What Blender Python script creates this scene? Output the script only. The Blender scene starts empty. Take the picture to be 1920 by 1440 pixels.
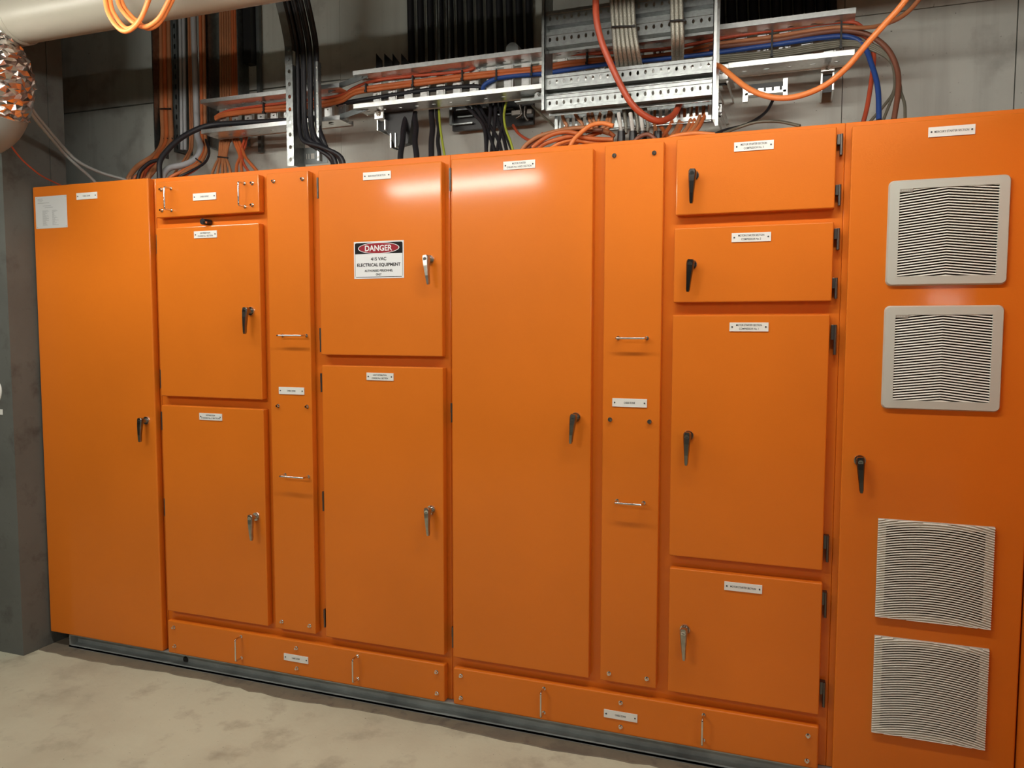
import bpy, math, random
from mathutils import Vector, Matrix
random.seed(7)
PI = math.pi
S = bpy.context.scene
COL = S.collection

# ------------------------------------------------------------------ camera
F_PX, ROLL, PITCH, YAW = 1484.76, -0.001377, -0.0714734, 0.352445
CAM = Vector((2.40874, -2.6141, 1.47116))
RW = Matrix.Rotation(YAW, 3, 'Z') @ Matrix.Rotation(PITCH, 3, 'X') @ Matrix.Rotation(ROLL, 3, 'Y')
cd = bpy.data.cameras.new('camera'); cam = bpy.data.objects.new('camera', cd); COL.objects.link(cam)
cd.sensor_fit = 'HORIZONTAL'; cd.sensor_width = 36.0; cd.lens = F_PX * 36.0 / 1920.0
cd.clip_start = 0.05; cd.clip_end = 60
cam.matrix_world = Matrix.Translation(CAM) @ (RW @ Matrix.Rotation(PI / 2, 3, 'X')).to_4x4()
S.camera = cam

def at(px, py, Y):
    """world point on the vertical plane y=Y seen at a pixel of the photograph (measuring aid)"""
    d = RW @ Vector(((px - 960) / F_PX, 1.0, (720 - py) / F_PX))
    t = (Y - CAM.y) / d.y
    return CAM + d * t

# ------------------------------------------------------------------ materials
def mat(name, col, rough=0.5, metal=0.0, noise=0.0, nscale=20.0, bump=0.0, bscale=200.0, spec=0.5, col2=None,
        stretch=None, coat=0.0, rnoise=0.0):
    m = bpy.data.materials.new(name); m.use_nodes = True
    nt = m.node_tree; b = nt.nodes['Principled BSDF']
    b.inputs['Base Color'].default_value = (*col, 1); b.inputs['Roughness'].default_value = rough
    b.inputs['Metallic'].default_value = metal; b.inputs['Specular IOR Level'].default_value = spec
    if coat: b.inputs['Coat Weight'].default_value = coat; b.inputs['Coat Roughness'].default_value = 0.10
    tc = nt.nodes.new('ShaderNodeTexCoord'); src = tc.outputs['Object']
    mp = nt.nodes.new('ShaderNodeMapping'); nt.links.new(src, mp.inputs['Vector'])
    if stretch: mp.inputs['Scale'].default_value = stretch
    if noise or col2:
        n = nt.nodes.new('ShaderNodeTexNoise'); n.inputs['Scale'].default_value = nscale; n.inputs['Detail'].default_value = 5
        nt.links.new(mp.outputs[0], n.inputs['Vector'])
        mx = nt.nodes.new('ShaderNodeMix'); mx.data_type = 'RGBA'
        c2 = col2 if col2 else tuple(c * (1 - noise) for c in col)
        mx.inputs[6].default_value = (*col, 1); mx.inputs[7].default_value = (*c2, 1)
        rp = nt.nodes.new('ShaderNodeMapRange'); rp.inputs[1].default_value = 0.35; rp.inputs[2].default_value = 0.68
        nt.links.new(n.outputs['Fac'], rp.inputs[0]); nt.links.new(rp.outputs[0], mx.inputs[0])
        nt.links.new(mx.outputs[2], b.inputs['Base Color'])
        if rnoise:
            r2 = nt.nodes.new('ShaderNodeMapRange'); r2.inputs[3].default_value = rough - rnoise; r2.inputs[4].default_value = rough + rnoise
            nt.links.new(n.outputs['Fac'], r2.inputs[0]); nt.links.new(r2.outputs[0], b.inputs['Roughness'])
    if bump:
        n2 = nt.nodes.new('ShaderNodeTexNoise'); n2.inputs['Scale'].default_value = bscale; n2.inputs['Detail'].default_value = 3
        nt.links.new(mp.outputs[0], n2.inputs['Vector'])
        bp = nt.nodes.new('ShaderNodeBump'); bp.inputs['Strength'].default_value = bump; bp.inputs['Distance'].default_value = 0.002
        nt.links.new(n2.outputs['Fac'], bp.inputs['Height']); nt.links.new(bp.outputs[0], b.inputs['Normal'])
    return m

ORANGE = mat('orange_enamel', (0.74, 0.185, 0.013), 0.42, bump=0.10, bscale=260, spec=0.2, coat=0.42, noise=0.10, nscale=1.7)
ORANGE_IN = mat('orange_enamel_frame', (0.73, 0.18, 0.013), 0.42, bump=0.10, bscale=260, spec=0.2, coat=0.42)
GALV = mat('galvanised_steel', (0.34, 0.36, 0.355), 0.34, 0.95, noise=0.25, nscale=60, bump=0.25, bscale=90, rnoise=0.1)
ZINC = mat('bright_zinc', (0.86, 0.88, 0.87), 0.34, 1.0, noise=0.12, nscale=70)
CHAN = mat('base_channel_steel', (0.44, 0.47, 0.46), 0.5, 0.5, noise=0.35, nscale=9, rnoise=0.1)
DULL = mat('dull_galvanised_channel', (0.17, 0.19, 0.19), 0.5, 0.55, noise=0.3, nscale=14, rnoise=0.1)
CHROME = mat('chrome', (0.75, 0.73, 0.70), 0.14, 1.0)
LEVER = mat('satin_metal_lever', (0.34, 0.32, 0.29), 0.27, 1.0, noise=0.25, nscale=30)
DARKMET = mat('dark_metal', (0.10, 0.09, 0.08), 0.35, 0.9)
HINGE = mat('hinge_steel', (0.14, 0.13, 0.12), 0.35, 0.9)
BLACKP = mat('black_plastic', (0.012, 0.012, 0.013), 0.4)
WHITEP = mat('white_engraved_plastic', (0.80, 0.80, 0.76), 0.42)
INK = mat('black_ink', (0.03, 0.03, 0.035), 0.6)
GREYINK = mat('grey_ink', (0.40, 0.41, 0.41), 0.7)
SIGNW = mat('sign_white', (0.78, 0.79, 0.80), 0.4)
SIGNK = mat('sign_black', (0.008, 0.007, 0.008), 0.6, spec=0.2)
SIGNR = mat('sign_red', (0.30, 0.010, 0.022), 0.5, spec=0.3)
PAPER = mat('laminated_paper', (0.62, 0.63, 0.62), 0.35)
GRILLE = mat('grey_grille_plastic', (0.52, 0.55, 0.50), 0.45)
SLAT = mat('light_louvre_plastic', (0.78, 0.79, 0.72), 0.42)
VOID = mat('recess_shade', (0.015, 0.013, 0.010), 0.9)  # near-black backing; shade inside grille gaps and channel hole is in the colour
BADGE = mat('grey_badge', (0.33, 0.32, 0.28), 0.5)
OR_CAB = mat('orange_cable_sheath', (0.60, 0.155, 0.045), 0.42, noise=0.15, nscale=12)
OR_TAN = mat('dusty_orange_cable_sheath', (0.50, 0.20, 0.085), 0.45, noise=0.2, nscale=12)
OR_RED = mat('red_orange_cable_sheath', (0.52, 0.085, 0.035), 0.42, noise=0.15, nscale=12)
OR_BRI = mat('bright_orange_cable_sheath', (0.85, 0.26, 0.07), 0.4)
BL_CAB = mat('blue_cable_sheath', (0.025, 0.075, 0.30), 0.4)
GY_CAB = mat('grey_cable_sheath', (0.33, 0.35, 0.34), 0.45)
GY_PIPE = mat('grey_conduit', (0.42, 0.44, 0.46), 0.4)
OLIVE = mat('olive_grey_cable_sheath', (0.17, 0.16, 0.12), 0.38, 0.2)
BROWN = mat('brown_cable_sheath', (0.22, 0.085, 0.05), 0.45)
BK_CAB = mat('black_cable_sheath', (0.014, 0.014, 0.018), 0.5)
YG_CAB = mat('green_yellow_earth_sheath', (0.36, 0.42, 0.05), 0.45)
BRAID = mat('braided_screen', (0.50, 0.49, 0.42), 0.36, 0.75, noise=0.45, nscale=260, bump=0.5, bscale=700)
SLEEVE = mat('white_sleeve', (0.72, 0.72, 0.68), 0.4)
PVC = mat('cream_pvc_pipe', (0.31, 0.29, 0.235), 0.38)
FOIL = mat('crinkled_foil', (0.72, 0.70, 0.68), 0.22, 1.0, noise=0.3, nscale=9, bump=0.9, bscale=26, col2=(0.66, 0.46, 0.38))
TAPE = mat('grey_duct_tape', (0.20, 0.22, 0.205), 0.5, bump=0.3, bscale=30)

def concrete(name, c1, c2, c3, scale=1.4, zs=1.0, rough=0.75, bump=0.3, streak=0.0):
    m = bpy.data.materials.new(name); m.use_nodes = True; nt = m.node_tree; N = nt.nodes; L = nt.links
    b = N['Principled BSDF']; b.inputs['Roughness'].default_value = rough; b.inputs['Specular IOR Level'].default_value = 0.3
    tc = N.new('ShaderNodeTexCoord'); mp = N.new('ShaderNodeMapping'); mp.inputs['Scale'].default_value = (1, 1, zs)
    L.new(tc.outputs['Object'], mp.inputs['Vector'])
    def noise(sc, det, vec):
        n = N.new('ShaderNodeTexNoise'); n.inputs['Scale'].default_value = sc; n.inputs['Detail'].default_value = det
        n.inputs['Roughness'].default_value = 0.6; L.new(vec, n.inputs['Vector']); return n.outputs['Fac']
    def rng(s, a, c):
        r = N.new('ShaderNodeMapRange'); r.inputs[1].default_value = a; r.inputs[2].default_value = c; L.new(s, r.inputs[0]); return r.outputs[0]
    def mix(f, a, c):
        x = N.new('ShaderNodeMix'); x.data_type = 'RGBA'; L.new(f, x.inputs[0])
        for i, v in ((6, a), (7, c)):
            if isinstance(v, tuple): x.inputs[i].default_value = (*v, 1)
            else: L.new(v, x.inputs[i])
        return x.outputs[2]
    a = mix(rng(noise(scale, 8, mp.outputs[0]), 0.4, 0.64), c1, c2)
    a = mix(rng(noise(scale * 4.3, 9, mp.outputs[0]), 0.54, 0.72), a, c3)
    a = mix(rng(noise(scale * 0.55, 6, mp.outputs[0]), 0.60, 0.66), a, tuple((p * .6 + q * .4) for p, q in zip(c2, c3)))
    if streak:
        m2 = N.new('ShaderNodeMapping'); m2.inputs['Scale'].default_value = (7, 7, 0.35); L.new(tc.outputs['Object'], m2.inputs['Vector'])
        a = mix(rng(noise(1.6, 4, m2.outputs[0]), 0.5, 0.85), a, c3)
    sp = rng(noise(scale * 60, 2, mp.outputs[0]), 0.735, 0.76)
    a = mix(sp, a, tuple(c * 0.45 for c in c3))
    L.new(a, b.inputs['Base Color'])
    bp = N.new('ShaderNodeBump'); bp.inputs['Strength'].default_value = bump; bp.inputs['Distance'].default_value = 0.006
    L.new(noise(scale * 7, 8, mp.outputs[0]), bp.inputs['Height']); L.new(bp.outputs[0], b.inputs['Normal'])
    return m
FLOORM = concrete('floor_concrete', (0.54, 0.54, 0.41), (0.455, 0.435, 0.325), (0.36, 0.335, 0.25), 1.6, 1, 0.7, 0.55)
WALLM = concrete('wall_concrete', (0.62, 0.65, 0.60), (0.55, 0.575, 0.53), (0.42, 0.435, 0.40), 1.3, 1, 0.7, 0.15, streak=1)
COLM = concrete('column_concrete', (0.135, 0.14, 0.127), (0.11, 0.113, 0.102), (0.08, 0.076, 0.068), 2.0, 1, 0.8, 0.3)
CEILM = concrete('ceiling_concrete', (0.10, 0.10, 0.095), (0.08, 0.08, 0.075), (0.06, 0.06, 0.055), 1.5)
DARKSTRIP = concrete('dark_strip_concrete', (0.20, 0.165, 0.115), (0.16, 0.135, 0.10), (0.11, 0.09, 0.07), 5)
DARKW = concrete('room_concrete', (0.11, 0.11, 0.10), (0.09, 0.09, 0.08), (0.07, 0.07, 0.065), 1.2)

# ------------------------------------------------------------------ mesh builder
class MB:
    def __init__(s): s.v = []; s.f = []; s.mi = []; s.sm = []
    def add(s, vs, fs, mi=0, smooth=False):
        o = len(s.v); s.v += [tuple(v) for v in vs]
        for f in fs: s.f.append(tuple(i + o for i in f)); s.mi.append(mi); s.sm.append(smooth)
    def box(s, x0, x1, y0, y1, z0, z1, mi=0):
        vs = [(x, y, z) for x in (x0, x1) for y in (y0, y1) for z in (z0, z1)]
        s.add(vs, [(0, 1, 3, 2), (4, 6, 7, 5), (0, 4, 5, 1), (2, 3, 7, 6), (0, 2, 6, 4), (1, 5, 7, 3)], mi)
        return s
    def prism(s, poly, y0, y1, mi=0):
        """polygon of (x, z) extruded along y"""
        n = len(poly)
        vs = [(x, y0, z) for x, z in poly] + [(x, y1, z) for x, z in poly]
        fs = [tuple(range(n)), tuple(range(2 * n - 1, n - 1, -1))] + [(i, i + n, (i + 1) % n + n, (i + 1) % n) for i in range(n)]
        s.add(vs, fs, mi); return s
    def cyl(s, c, axis, r, h, mi=0, n=20, r2=None, smooth=True):
        c = Vector(c); ax = Vector(axis).normalized(); r2 = r if r2 is None else r2
        u = ax.orthogonal().normalized(); w = ax.cross(u)
        vs = []
        for rr, t in ((r, 0), (r2, h)):
            for k in range(n):
                a = 2 * PI * k / n; vs.append(c + ax * t + (u * math.cos(a) + w * math.sin(a)) * rr)
        s.add(vs, [(i, (i + 1) % n, (i + 1) % n + n, i + n) for i in range(n)], mi, smooth)
        s.add(vs[:n], [tuple(range(n - 1, -1, -1))], mi); s.add(vs[n:], [tuple(range(n))], mi)
        return s
    def tube(s, pts, r, mi=0, n=10, sub=5, caps=True, radii=None):
        P = [Vector(p) for p in pts]
        Q = []; RR = []
        if len(P) > 2 and sub > 1:
            E = [P[0] * 2 - P[1]] + P + [P[-1] * 2 - P[-2]]
            for i in range(1, len(E) - 2):
                for k in range(sub):
                    t = k / sub; a, b, c, d = E[i - 1], E[i], E[i + 1], E[i + 2]
                    Q.append(0.5 * ((2 * b) + (c - a) * t + (2 * a - 5 * b + 4 * c - d) * t * t + (3 * b - a - 3 * c + d) * t ** 3))
                    if radii: RR.append(radii[i - 1] * (1 - t) + radii[i] * t)
            Q.append(P[-1])
            if radii: RR.append(radii[-1])
        else: Q = P; RR = list(radii) if radii else []
        if not RR: RR = [r] * len(Q)
        vs = []; u = None
        for i, p in enumerate(Q):
            t = (Q[min(i + 1, len(Q) - 1)] - Q[max(i - 1, 0)]).normalized()
            if u is None: u = t.orthogonal().normalized()
            u = (u - t * u.dot(t)).normalized(); w = t.cross(u)
            for k in range(n):
                a = 2 * PI * k / n; vs.append(p + (u * math.cos(a) + w * math.sin(a)) * RR[i])
        fs = [(i * n + k, i * n + (k + 1) % n, (i + 1) * n + (k + 1) % n, (i + 1) * n + k) for i in range(len(Q) - 1) for k in range(n)]
        s.add(vs, fs, mi, True)
        if caps:
            s.add(vs[:n], [tuple(range(n - 1, -1, -1))], mi); s.add(vs[-n:], [tuple(range(n))], mi)
        return s
    def crinkle(s, a):
        rnd = random.Random(3); s.v = [(x + rnd.uniform(-a, a), y + rnd.uniform(-a, a), z + rnd.uniform(-a, a)) for x, y, z in s.v]; s.sm = [False] * len(s.f); return s
    def build(s, name, mats, parent=None, bevel=0.0, seg=2):
        me = bpy.data.meshes.new(name); off = Vector((0, 0, 0))
        if parent is None:
            lo = [min(v[i] for v in s.v) for i in range(3)]; hi = [max(v[i] for v in s.v) for i in range(3)]
            off = Vector(((lo[0] + hi[0]) / 2, (lo[1] + hi[1]) / 2, lo[2]))
        me.from_pydata([tuple(Vector(v) - off) for v in s.v], [], s.f)
        for m in (mats if isinstance(mats, (list, tuple)) else [mats]): me.materials.append(m)
        for p, mi, sm in zip(me.polygons, s.mi, s.sm): p.material_index = mi; p.use_smooth = sm
        me.validate(); me.update()
        o = bpy.data.objects.new(name, me); COL.objects.link(o); o.location = off
        if parent is not None: setp(o, parent)
        if bevel:
            b = o.modifiers.new('bevel', 'BEVEL'); b.width = bevel; b.segments = seg; b.limit_method = 'ANGLE'; b.angle_limit = 0.7
        return o

def setp(o, parent):
    o.parent = parent
    if parent.type == 'EMPTY': o.matrix_parent_inverse = Matrix.Translation(-parent.location)
def tag(o, label, cat, group=None):
    o['label'] = label; o['category'] = cat
    if group: o['group'] = group
    return o
def struct(o): o['kind'] = 'structure'; return o
def thing(name, loc, label, cat, group=None):
    o = bpy.data.objects.new(name, None); COL.objects.link(o); o.location = loc; o.empty_display_size = 0.05
    return tag(o, label, cat, group)

def text_mesh(body, width=None, height=0.01, bold=0.0, maxw=None):
    """verts/faces of a line of lettering in the x-z plane, centred on 0, cap height = height"""
    cu = bpy.data.curves.new('t', 'FONT'); cu.body = body; cu.align_x = 'CENTER'; cu.align_y = 'CENTER'; cu.size = 1.0
    cu.offset = bold; cu.resolution_u = 3
    ob = bpy.data.objects.new('t', cu); COL.objects.link(ob); bpy.context.view_layer.update()
    me = bpy.data.meshes.new_from_object(ob.evaluated_get(bpy.context.evaluated_depsgraph_get()))
    vs = [v.co.copy() for v in me.vertices]; fs = [tuple(p.vertices) for p in me.polygons]
    bpy.data.objects.remove(ob); bpy.data.curves.remove(cu); bpy.data.meshes.remove(me)
    x0 = min(v.x for v in vs); x1 = max(v.x for v in vs); y0 = min(v.y for v in vs); y1 = max(v.y for v in vs)
    sz = height / (y1 - y0); sx = width / (x1 - x0) if width else sz
    return [((v.x - (x0 + x1) / 2) * sx, 0, (v.y - (y0 + y1) / 2) * sz) for v in vs], fs
def put_text(mb, body, cx, y, cz, mi, **k):
    vs, fs = text_mesh(body, **k)
    mb.add([(x + cx, y, z + cz) for x, _, z in vs], fs, mi)

# ------------------------------------------------------------------ the room
W = 0.75                      # back wall
def wallpanels():
    m = MB(); g = 0.004
    xs = [-1.6, at(168, 300, W).x, at(640, 260, W).x, at(1108 + 300, 200, W).x - .35, at(1578, 200, W).x, at(1903, 150, W).x, 6.5]
    zj = at(205, 203, W).z
    for i in range(len(xs) - 1):
        gg = g if i in (5, 4) else 0.0012
        m.box(xs[i] + gg / 2, xs[i + 1] - gg / 2, W, W + 0.1, 0, zj - 0.003)
        m.box(xs[i] + gg / 2, xs[i + 1] - gg / 2, W, W + 0.1, zj + (0.003 if i < 2 else 0.0), 3.7)
    m.box(-1.6, 6.5, W + 0.1, W + 0.2, 0, 3.7)
    return m
struct(wallpanels().build('wall_back', WALLM))
struct(MB().box(-4.5, 6.5, -7.0, W + .2, -0.12, 0).build('floor', FLOORM))
struct(MB().box(-4.5, 6.5, -7.0, W + .2, 3.7, 3.8).build('ceiling', CEILM))
struct(MB().box(-4.5, 6.5, -7.1, -7.0, 0, 3.7).build('wall_front', DARKW))
struct(MB().box(-4.6, -4.5, -7.0, W + .2, 0, 3.7).build('wall_left', DARKW))
struct(MB().box(6.5, 6.6, -7.0, W + .2, 0, 3.7).build('wall_right', DARKW))
# nib wall / column at the left, with its construction joint
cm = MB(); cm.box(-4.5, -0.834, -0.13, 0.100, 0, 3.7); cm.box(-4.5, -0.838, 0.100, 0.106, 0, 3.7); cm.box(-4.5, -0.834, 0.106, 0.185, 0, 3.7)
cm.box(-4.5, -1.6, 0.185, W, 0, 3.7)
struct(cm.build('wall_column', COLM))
# painted number, cut by the frame, on the column's front face
n = MB()
c = at(-6, 745, -0.131)
n.tube([(c.x - .03, -0.1315, c.z + .055), (c.x, -0.1315, c.z + .075), (c.x + .026, -0.1315, c.z + .04), (c.x + .012, -0.1315, c.z - .01), (c.x - .035, -0.1315, c.z - .04)], 0.006)
n.box(c.x - .10, c.x + .032, -0.133, -0.1302, c.z - .076, c.z - .052)
tag(n.build('painted_number', WHITEP), 'white painted number on grey concrete column at left edge', 'marking')
# darker raised strip with an uneven front edge under the steel channel
g = MB(); N_ = 70; top = []
for i in range(N_ + 1):
    x = -0.83 + 3.9 * i / N_
    top.append((x, -0.052 + random.uniform(-.008, .006) - 0.01 * math.sin(i * .33)))
vs = [(x, y, 0.0035) for x, y in top] + [(x, 0.09, 0.0035) for x, y in top] + [(x, y - .006, -0.004) for x, y in top]
fs = [(i, i + 1, i + 2 + N_, i + 1 + N_) for i in range(N_)] + [(i + 2 * (N_ + 1), i + 1 + 2 * (N_ + 1), i + 1, i) for i in range(N_)]
g.add(vs, fs)
struct(g.build('trim_1', DARKSTRIP))

# ------------------------------------------------------------------ switchboard
def rect(px, Y=0.0):
    P = [at(a, b, Y) for a, b in px]
    return (P[0].x + P[3].x) / 2, (P[1].x + P[2].x) / 2, (P[2].z + P[3].z) / 2, (P[0].z + P[1].z) / 2   # x0 x1 z0 z1

PX = {
'D1': [(61, 352), (275, 341), (304, 1219), (94, 1184)],
'A': [(288, 340), (485, 329), (486, 399), (295, 407)], 'B': [(292, 427), (486, 419), (491, 750), (302, 742)],
'C': [(303, 760), (495, 767), (501, 1174), (314, 1145)], 'D': [(500, 325), (577, 320), (592, 1190), (515, 1177)],
'E': [(596, 320), (827, 302), (830, 669), (602, 665)], 'F': [(602, 685), (832, 689), (831, 1228), (612, 1195)],
'G': [(845, 299), (1112, 277), (1104, 1272), (850, 1232)], 'H': [(1134, 272), (1245, 265.5), (1230, 1292), (1125, 1275)],
'I1': [(1269, 261), (1569, 237.5), (1565, 390), (1266, 404)], 'I2': [(1265, 428), (1564, 415.5), (1559, 564.5), (1262, 567.5)],
'I3': [(1261, 591), (1557.5, 589.5), (1541, 1070.5), (1254.5, 1041)], 'I4': [(1255, 1064), (1542, 1095), (1535.5, 1341), (1252, 1296)],
'J1': [(315.5, 1163), (834, 1247), (834, 1316), (313, 1225)], 'J2': [(850, 1250), (1535.5, 1366), (1534, 1437), (850, 1321)]}
R = {k: rect(v) for k, v in PX.items()}
YF = 0.034                    # plane of the frame behind the doors
ZT = 2.091                    # top of the enclosures
ZB = 0.066
DEP = 0.62
sections = {
 1: ('orange switchboard section at the left end with one full-height door and a paper notice', -0.826, -0.160),
 2: ('orange switchboard section second from left with the red and black danger sign', -0.158, 1.1967),
 3: ('orange switchboard section second from right with three stacked compressor starter doors above a smaller one', 1.1973, 2.5108),
 4: ('orange switchboard section with four grey ventilation grilles at right', 2.5112, 3.0245)}
SEC = {}
for k, (lab, x0, x1) in sections.items():
    root = thing('switchboard_section', ((x0 + x1) / 2, 0.3, ZB), lab, 'electrical cabinet', 'orange switchboard sections')
    b = MB().box(x0, x1, YF, DEP, ZB, ZT)
    b.build('enclosure', ORANGE_IN, root, bevel=0.0025)
    SEC[k] = root

DOOR = {}
def door(key, sec, name='door', y1=YF, y0=0.0, bevel=0.004):
    x0, x1, z0, z1 = R[key]
    # folded edges: face plate with a slightly smaller rebate behind
    b = MB().box(x0, x1, y0, y1 - 0.0015, z0, z1)
    o = b.build(name, ORANGE, SEC[sec], bevel=bevel, seg=3)
    DOOR[key] = o; return o
R['D1'] = (R['D1'][0], -0.166, ZB, 2.089)
door('D1', 1, bevel=0.006)
for k in 'BCEF': door(k, 2)
for k in 'AD': door(k, 2, 'cover_panel')
R['J1'] = (-0.134, 1.179, 0.067, R['J1'][3]); R['J2'] = (1.215, 2.486, 0.067, R['J2'][3])
door('J1', 2, 'plinth_cover', bevel=0.006); door('J2', 3, 'plinth_cover', bevel=0.006)
door('G', 3)
for k in ('I1', 'I2', 'I3', 'I4'): door(k, 3)
door('H', 3, 'cover_panel')
R['K'] = (2.528, 3.022, 0.072, 2.072); door('K', 4)
for k, l in {'D1': 'tall plain door with a paper notice in its top corner', 'E': 'door with the danger sign', 'G': 'full-height door with the lamp glare across its top',
             'K': 'tall door carrying four square grilles', 'D': 'narrow full-height cover with two bar handles', 'H': 'narrow full-height cover with two bar handles',
             'I1': 'topmost of the right-hand doors', 'I4': 'lowest of the right-hand doors'}.items(): DOOR[k]['label'] = l

# nameplates
def nameplate(key, tl, br, lines):
    Y = -0.0015; a = at(*tl, Y); b = at(*br, Y); x0, x1, z0, z1 = a.x, b.x, b.z, a.z
    w = x1 - x0; h = z1 - z0; h = max(0.028, min(0.036, h)); zc = (z0 + z1) / 2; z0 = zc - h / 2; z1 = zc + h / 2
    m = MB().box(x0, x1, -0.003, -0.0002, z0, z1, 0)
    for x in (x0 + .008, x1 - .008): m.cyl((x, -0.0028, zc), (0, -1, 0), 0.0026, 0.0014, 1, 10)
    n = len(lines)
    for i, (t, fr) in enumerate(lines):
        z = zc + ((n - 1) / 2 - i) * 0.0115
        put_text(m, t, (x0 + x1) / 2, -0.0034, z, 1, width=w * fr, height=0.0062, bold=0.014)
    m.build('nameplate', [WHITEP, INK], DOOR[key])
nameplate('D1', (143.5, 363), (182.3, 371.5), [('CABLE ZONE', .36)])
nameplate('A', (362, 364), (405.4, 373), [('CABLE ZONE', .36)])
nameplate('B', (364, 435), (406.9, 444.2), [('DISTRIBUTION', .44), ('CHASSIS No.1 SECTION', .66)])
nameplate('C', (374, 775), (416.6, 788), [('DISTRIBUTION', .40), ('CHASSIS No.2 SECTION', .84)])
nameplate('D', (523, 726), (570.5, 739.5), [('CABLE ZONE', .33)])
nameplate('E', (681, 324.8), (733, 333.8), [('MAIN ISOLATOR SECTION', .62)])
nameplate('F', (687.5, 700), (738, 712.5), [('LIGHT DISTRIBUTION', .5), ('CHASSIS No.1 SECTION', .6)])
nameplate('G', (944, 305.2), (1003.4, 313), [('MOTOR STARTER', .43), ('CHILLER No.1 AND 2 SECTION', .78)])
nameplate('H', (1148.3, 748), (1213, 762.7), [('CABLE ZONE', .32)])
nameplate('I1', (1376.6, 269), (1450.7, 277.8), [('MOTOR STARTER SECTION', .66), ('COMPRESSOR No. 3', .5)])
nameplate('I2', (1372, 439.5), (1445.5, 449.8), [('MOTOR STARTER SECTION', .66), ('COMPRESSOR No. 2', .5)])
nameplate('I3', (1368, 606), (1440.8, 620), [('MOTOR STARTER SECTION', .66), ('COMPRESSOR No. 1', .5)])
nameplate('I4', (1358.2, 1092), (1428.9, 1111.5), [('MOTOR STARTER SECTION', .68)])
nameplate('K', (1740.9, 241), (1828.3, 249.6), [('MERCURY STARTER SECTION', .74)])
nameplate('J1', (532.5, 1226), (578, 1243.5), [('CABLE ZONE', .32)])
nameplate('J2', (1132.5, 1331), (1195, 1353.3), [('CABLE ZONE', .32)])

# danger sign
x0, x1, z0, z1 = rect([(663.5, 453.8), (757, 450.5), (758, 520.5), (665, 523.5)])
def rrect(x0, x1, z0, z1, r, n=5):
    out = []
    for cx, cz, a0 in ((x1 - r, z1 - r, 0), (x0 + r, z1 - r, 90), (x0 + r, z0 + r, 180), (x1 - r, z0 + r, 270)):
        for k in range(n + 1):
            a = math.radians(a0 + 90 * k / n); out.append((cx + r * math.cos(a), cz + r * math.sin(a)))
    return out
m = MB(); w = x1 - x0; h = z1 - z0; cx = (x0 + x1) / 2; cz = (z0 + z1) / 2
def flat(poly, y, mi): m.add([(x, y, z) for x, z in poly], [tuple(range(len(poly)))], mi)
m.box(x0, x1, -0.0015, -0.0002, z0, z1, 0)
zs = z1 - 0.335 * h; bd = 0.022 * w
flat(rrect(x0 + bd, x1 - bd, z0 + bd, z1 - bd, 0.006), -0.0017, 1)
flat([(x0 + bd * 1.0 + .0012, z0 + bd + .002), (x1 - bd - .0012, z0 + bd + .002), (x1 - bd - .0012, zs), (x0 + bd + .0012, zs)], -0.0019, 0)
ze = (z1 - bd + zs) / 2; el = lambda a, b: [(cx + a * math.cos(t * PI / 24), ze + b * math.sin(t * PI / 24)) for t in range(48)]
flat(el(w * .415, h * .152), -0.0019, 0); flat(el(w * .400, h * .136), -0.0021, 2)
put_text(m, 'DANGER', cx, -0.0023, ze, 0, width=w * .545, height=h * .16, bold=0.022)
put_text(m, '415 VAC', cx, -0.0021, z1 - h * .475, 1, width=w * .31, height=h * .088, bold=0.028)
put_text(m, 'ELECTRICAL EQUIPMENT', cx, -0.0021, z1 - h * .640, 1, width=w * .87, height=h * .105, bold=0.030)
put_text(m, 'AUTHORISED PERSONNEL', cx, -0.0021, z1 - h * .790, 1, width=w * .57, height=h * .060, bold=0.035)
put_text(m, 'ONLY', cx, -0.0021, z1 - h * .890, 1, width=w * .115, height=h * .060, bold=0.035)
o = m.build('warning_sign', [SIGNW, SIGNK, SIGNR], DOOR['E']); o['label'] = 'white danger sign with a red oval on black'

# paper notice
x0, x1, z0, z1 = rect([(65.8, 369.5), (124.7, 365.5), (127, 426), (69, 429.5)])
m = MB(); m.box(x0, x1, -0.0012, -0.0002, z0, z1, 0); w = x1 - x0; h = z1 - z0
def bar(a, b, t, th): m.add([(x0 + a * w, -0.0015, z1 - t * h), (x0 + b * w, -0.0015, z1 - t * h), (x0 + b * w, -0.0015, z1 - (t + th) * h), (x0 + a * w, -0.0015, z1 - (t + th) * h)], [(0, 1, 2, 3)], 1)
for t, b in ((.07, .24), (.11, .26), (.15, .22), (.20, .45), (.29, .5), (.34, .56)): bar(.08 if b < .46 else b - .26, b, t, .016)
for i in range(20):
    t = .44 + i * .024
    bar(.22, .22 + random.uniform(.08, .22), t, .011); bar(.53, .53 + random.uniform(.05, .2), t, .011)
for a, t in ((.03, .03), (.95, .03), (.03, .95), (.95, .95)): bar(a, a + .03, t, .02)
o = m.build('paper_notice', [PAPER, GREYINK], DOOR['D1']); o['label'] = 'white laminated notice with two columns of small print'

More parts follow.
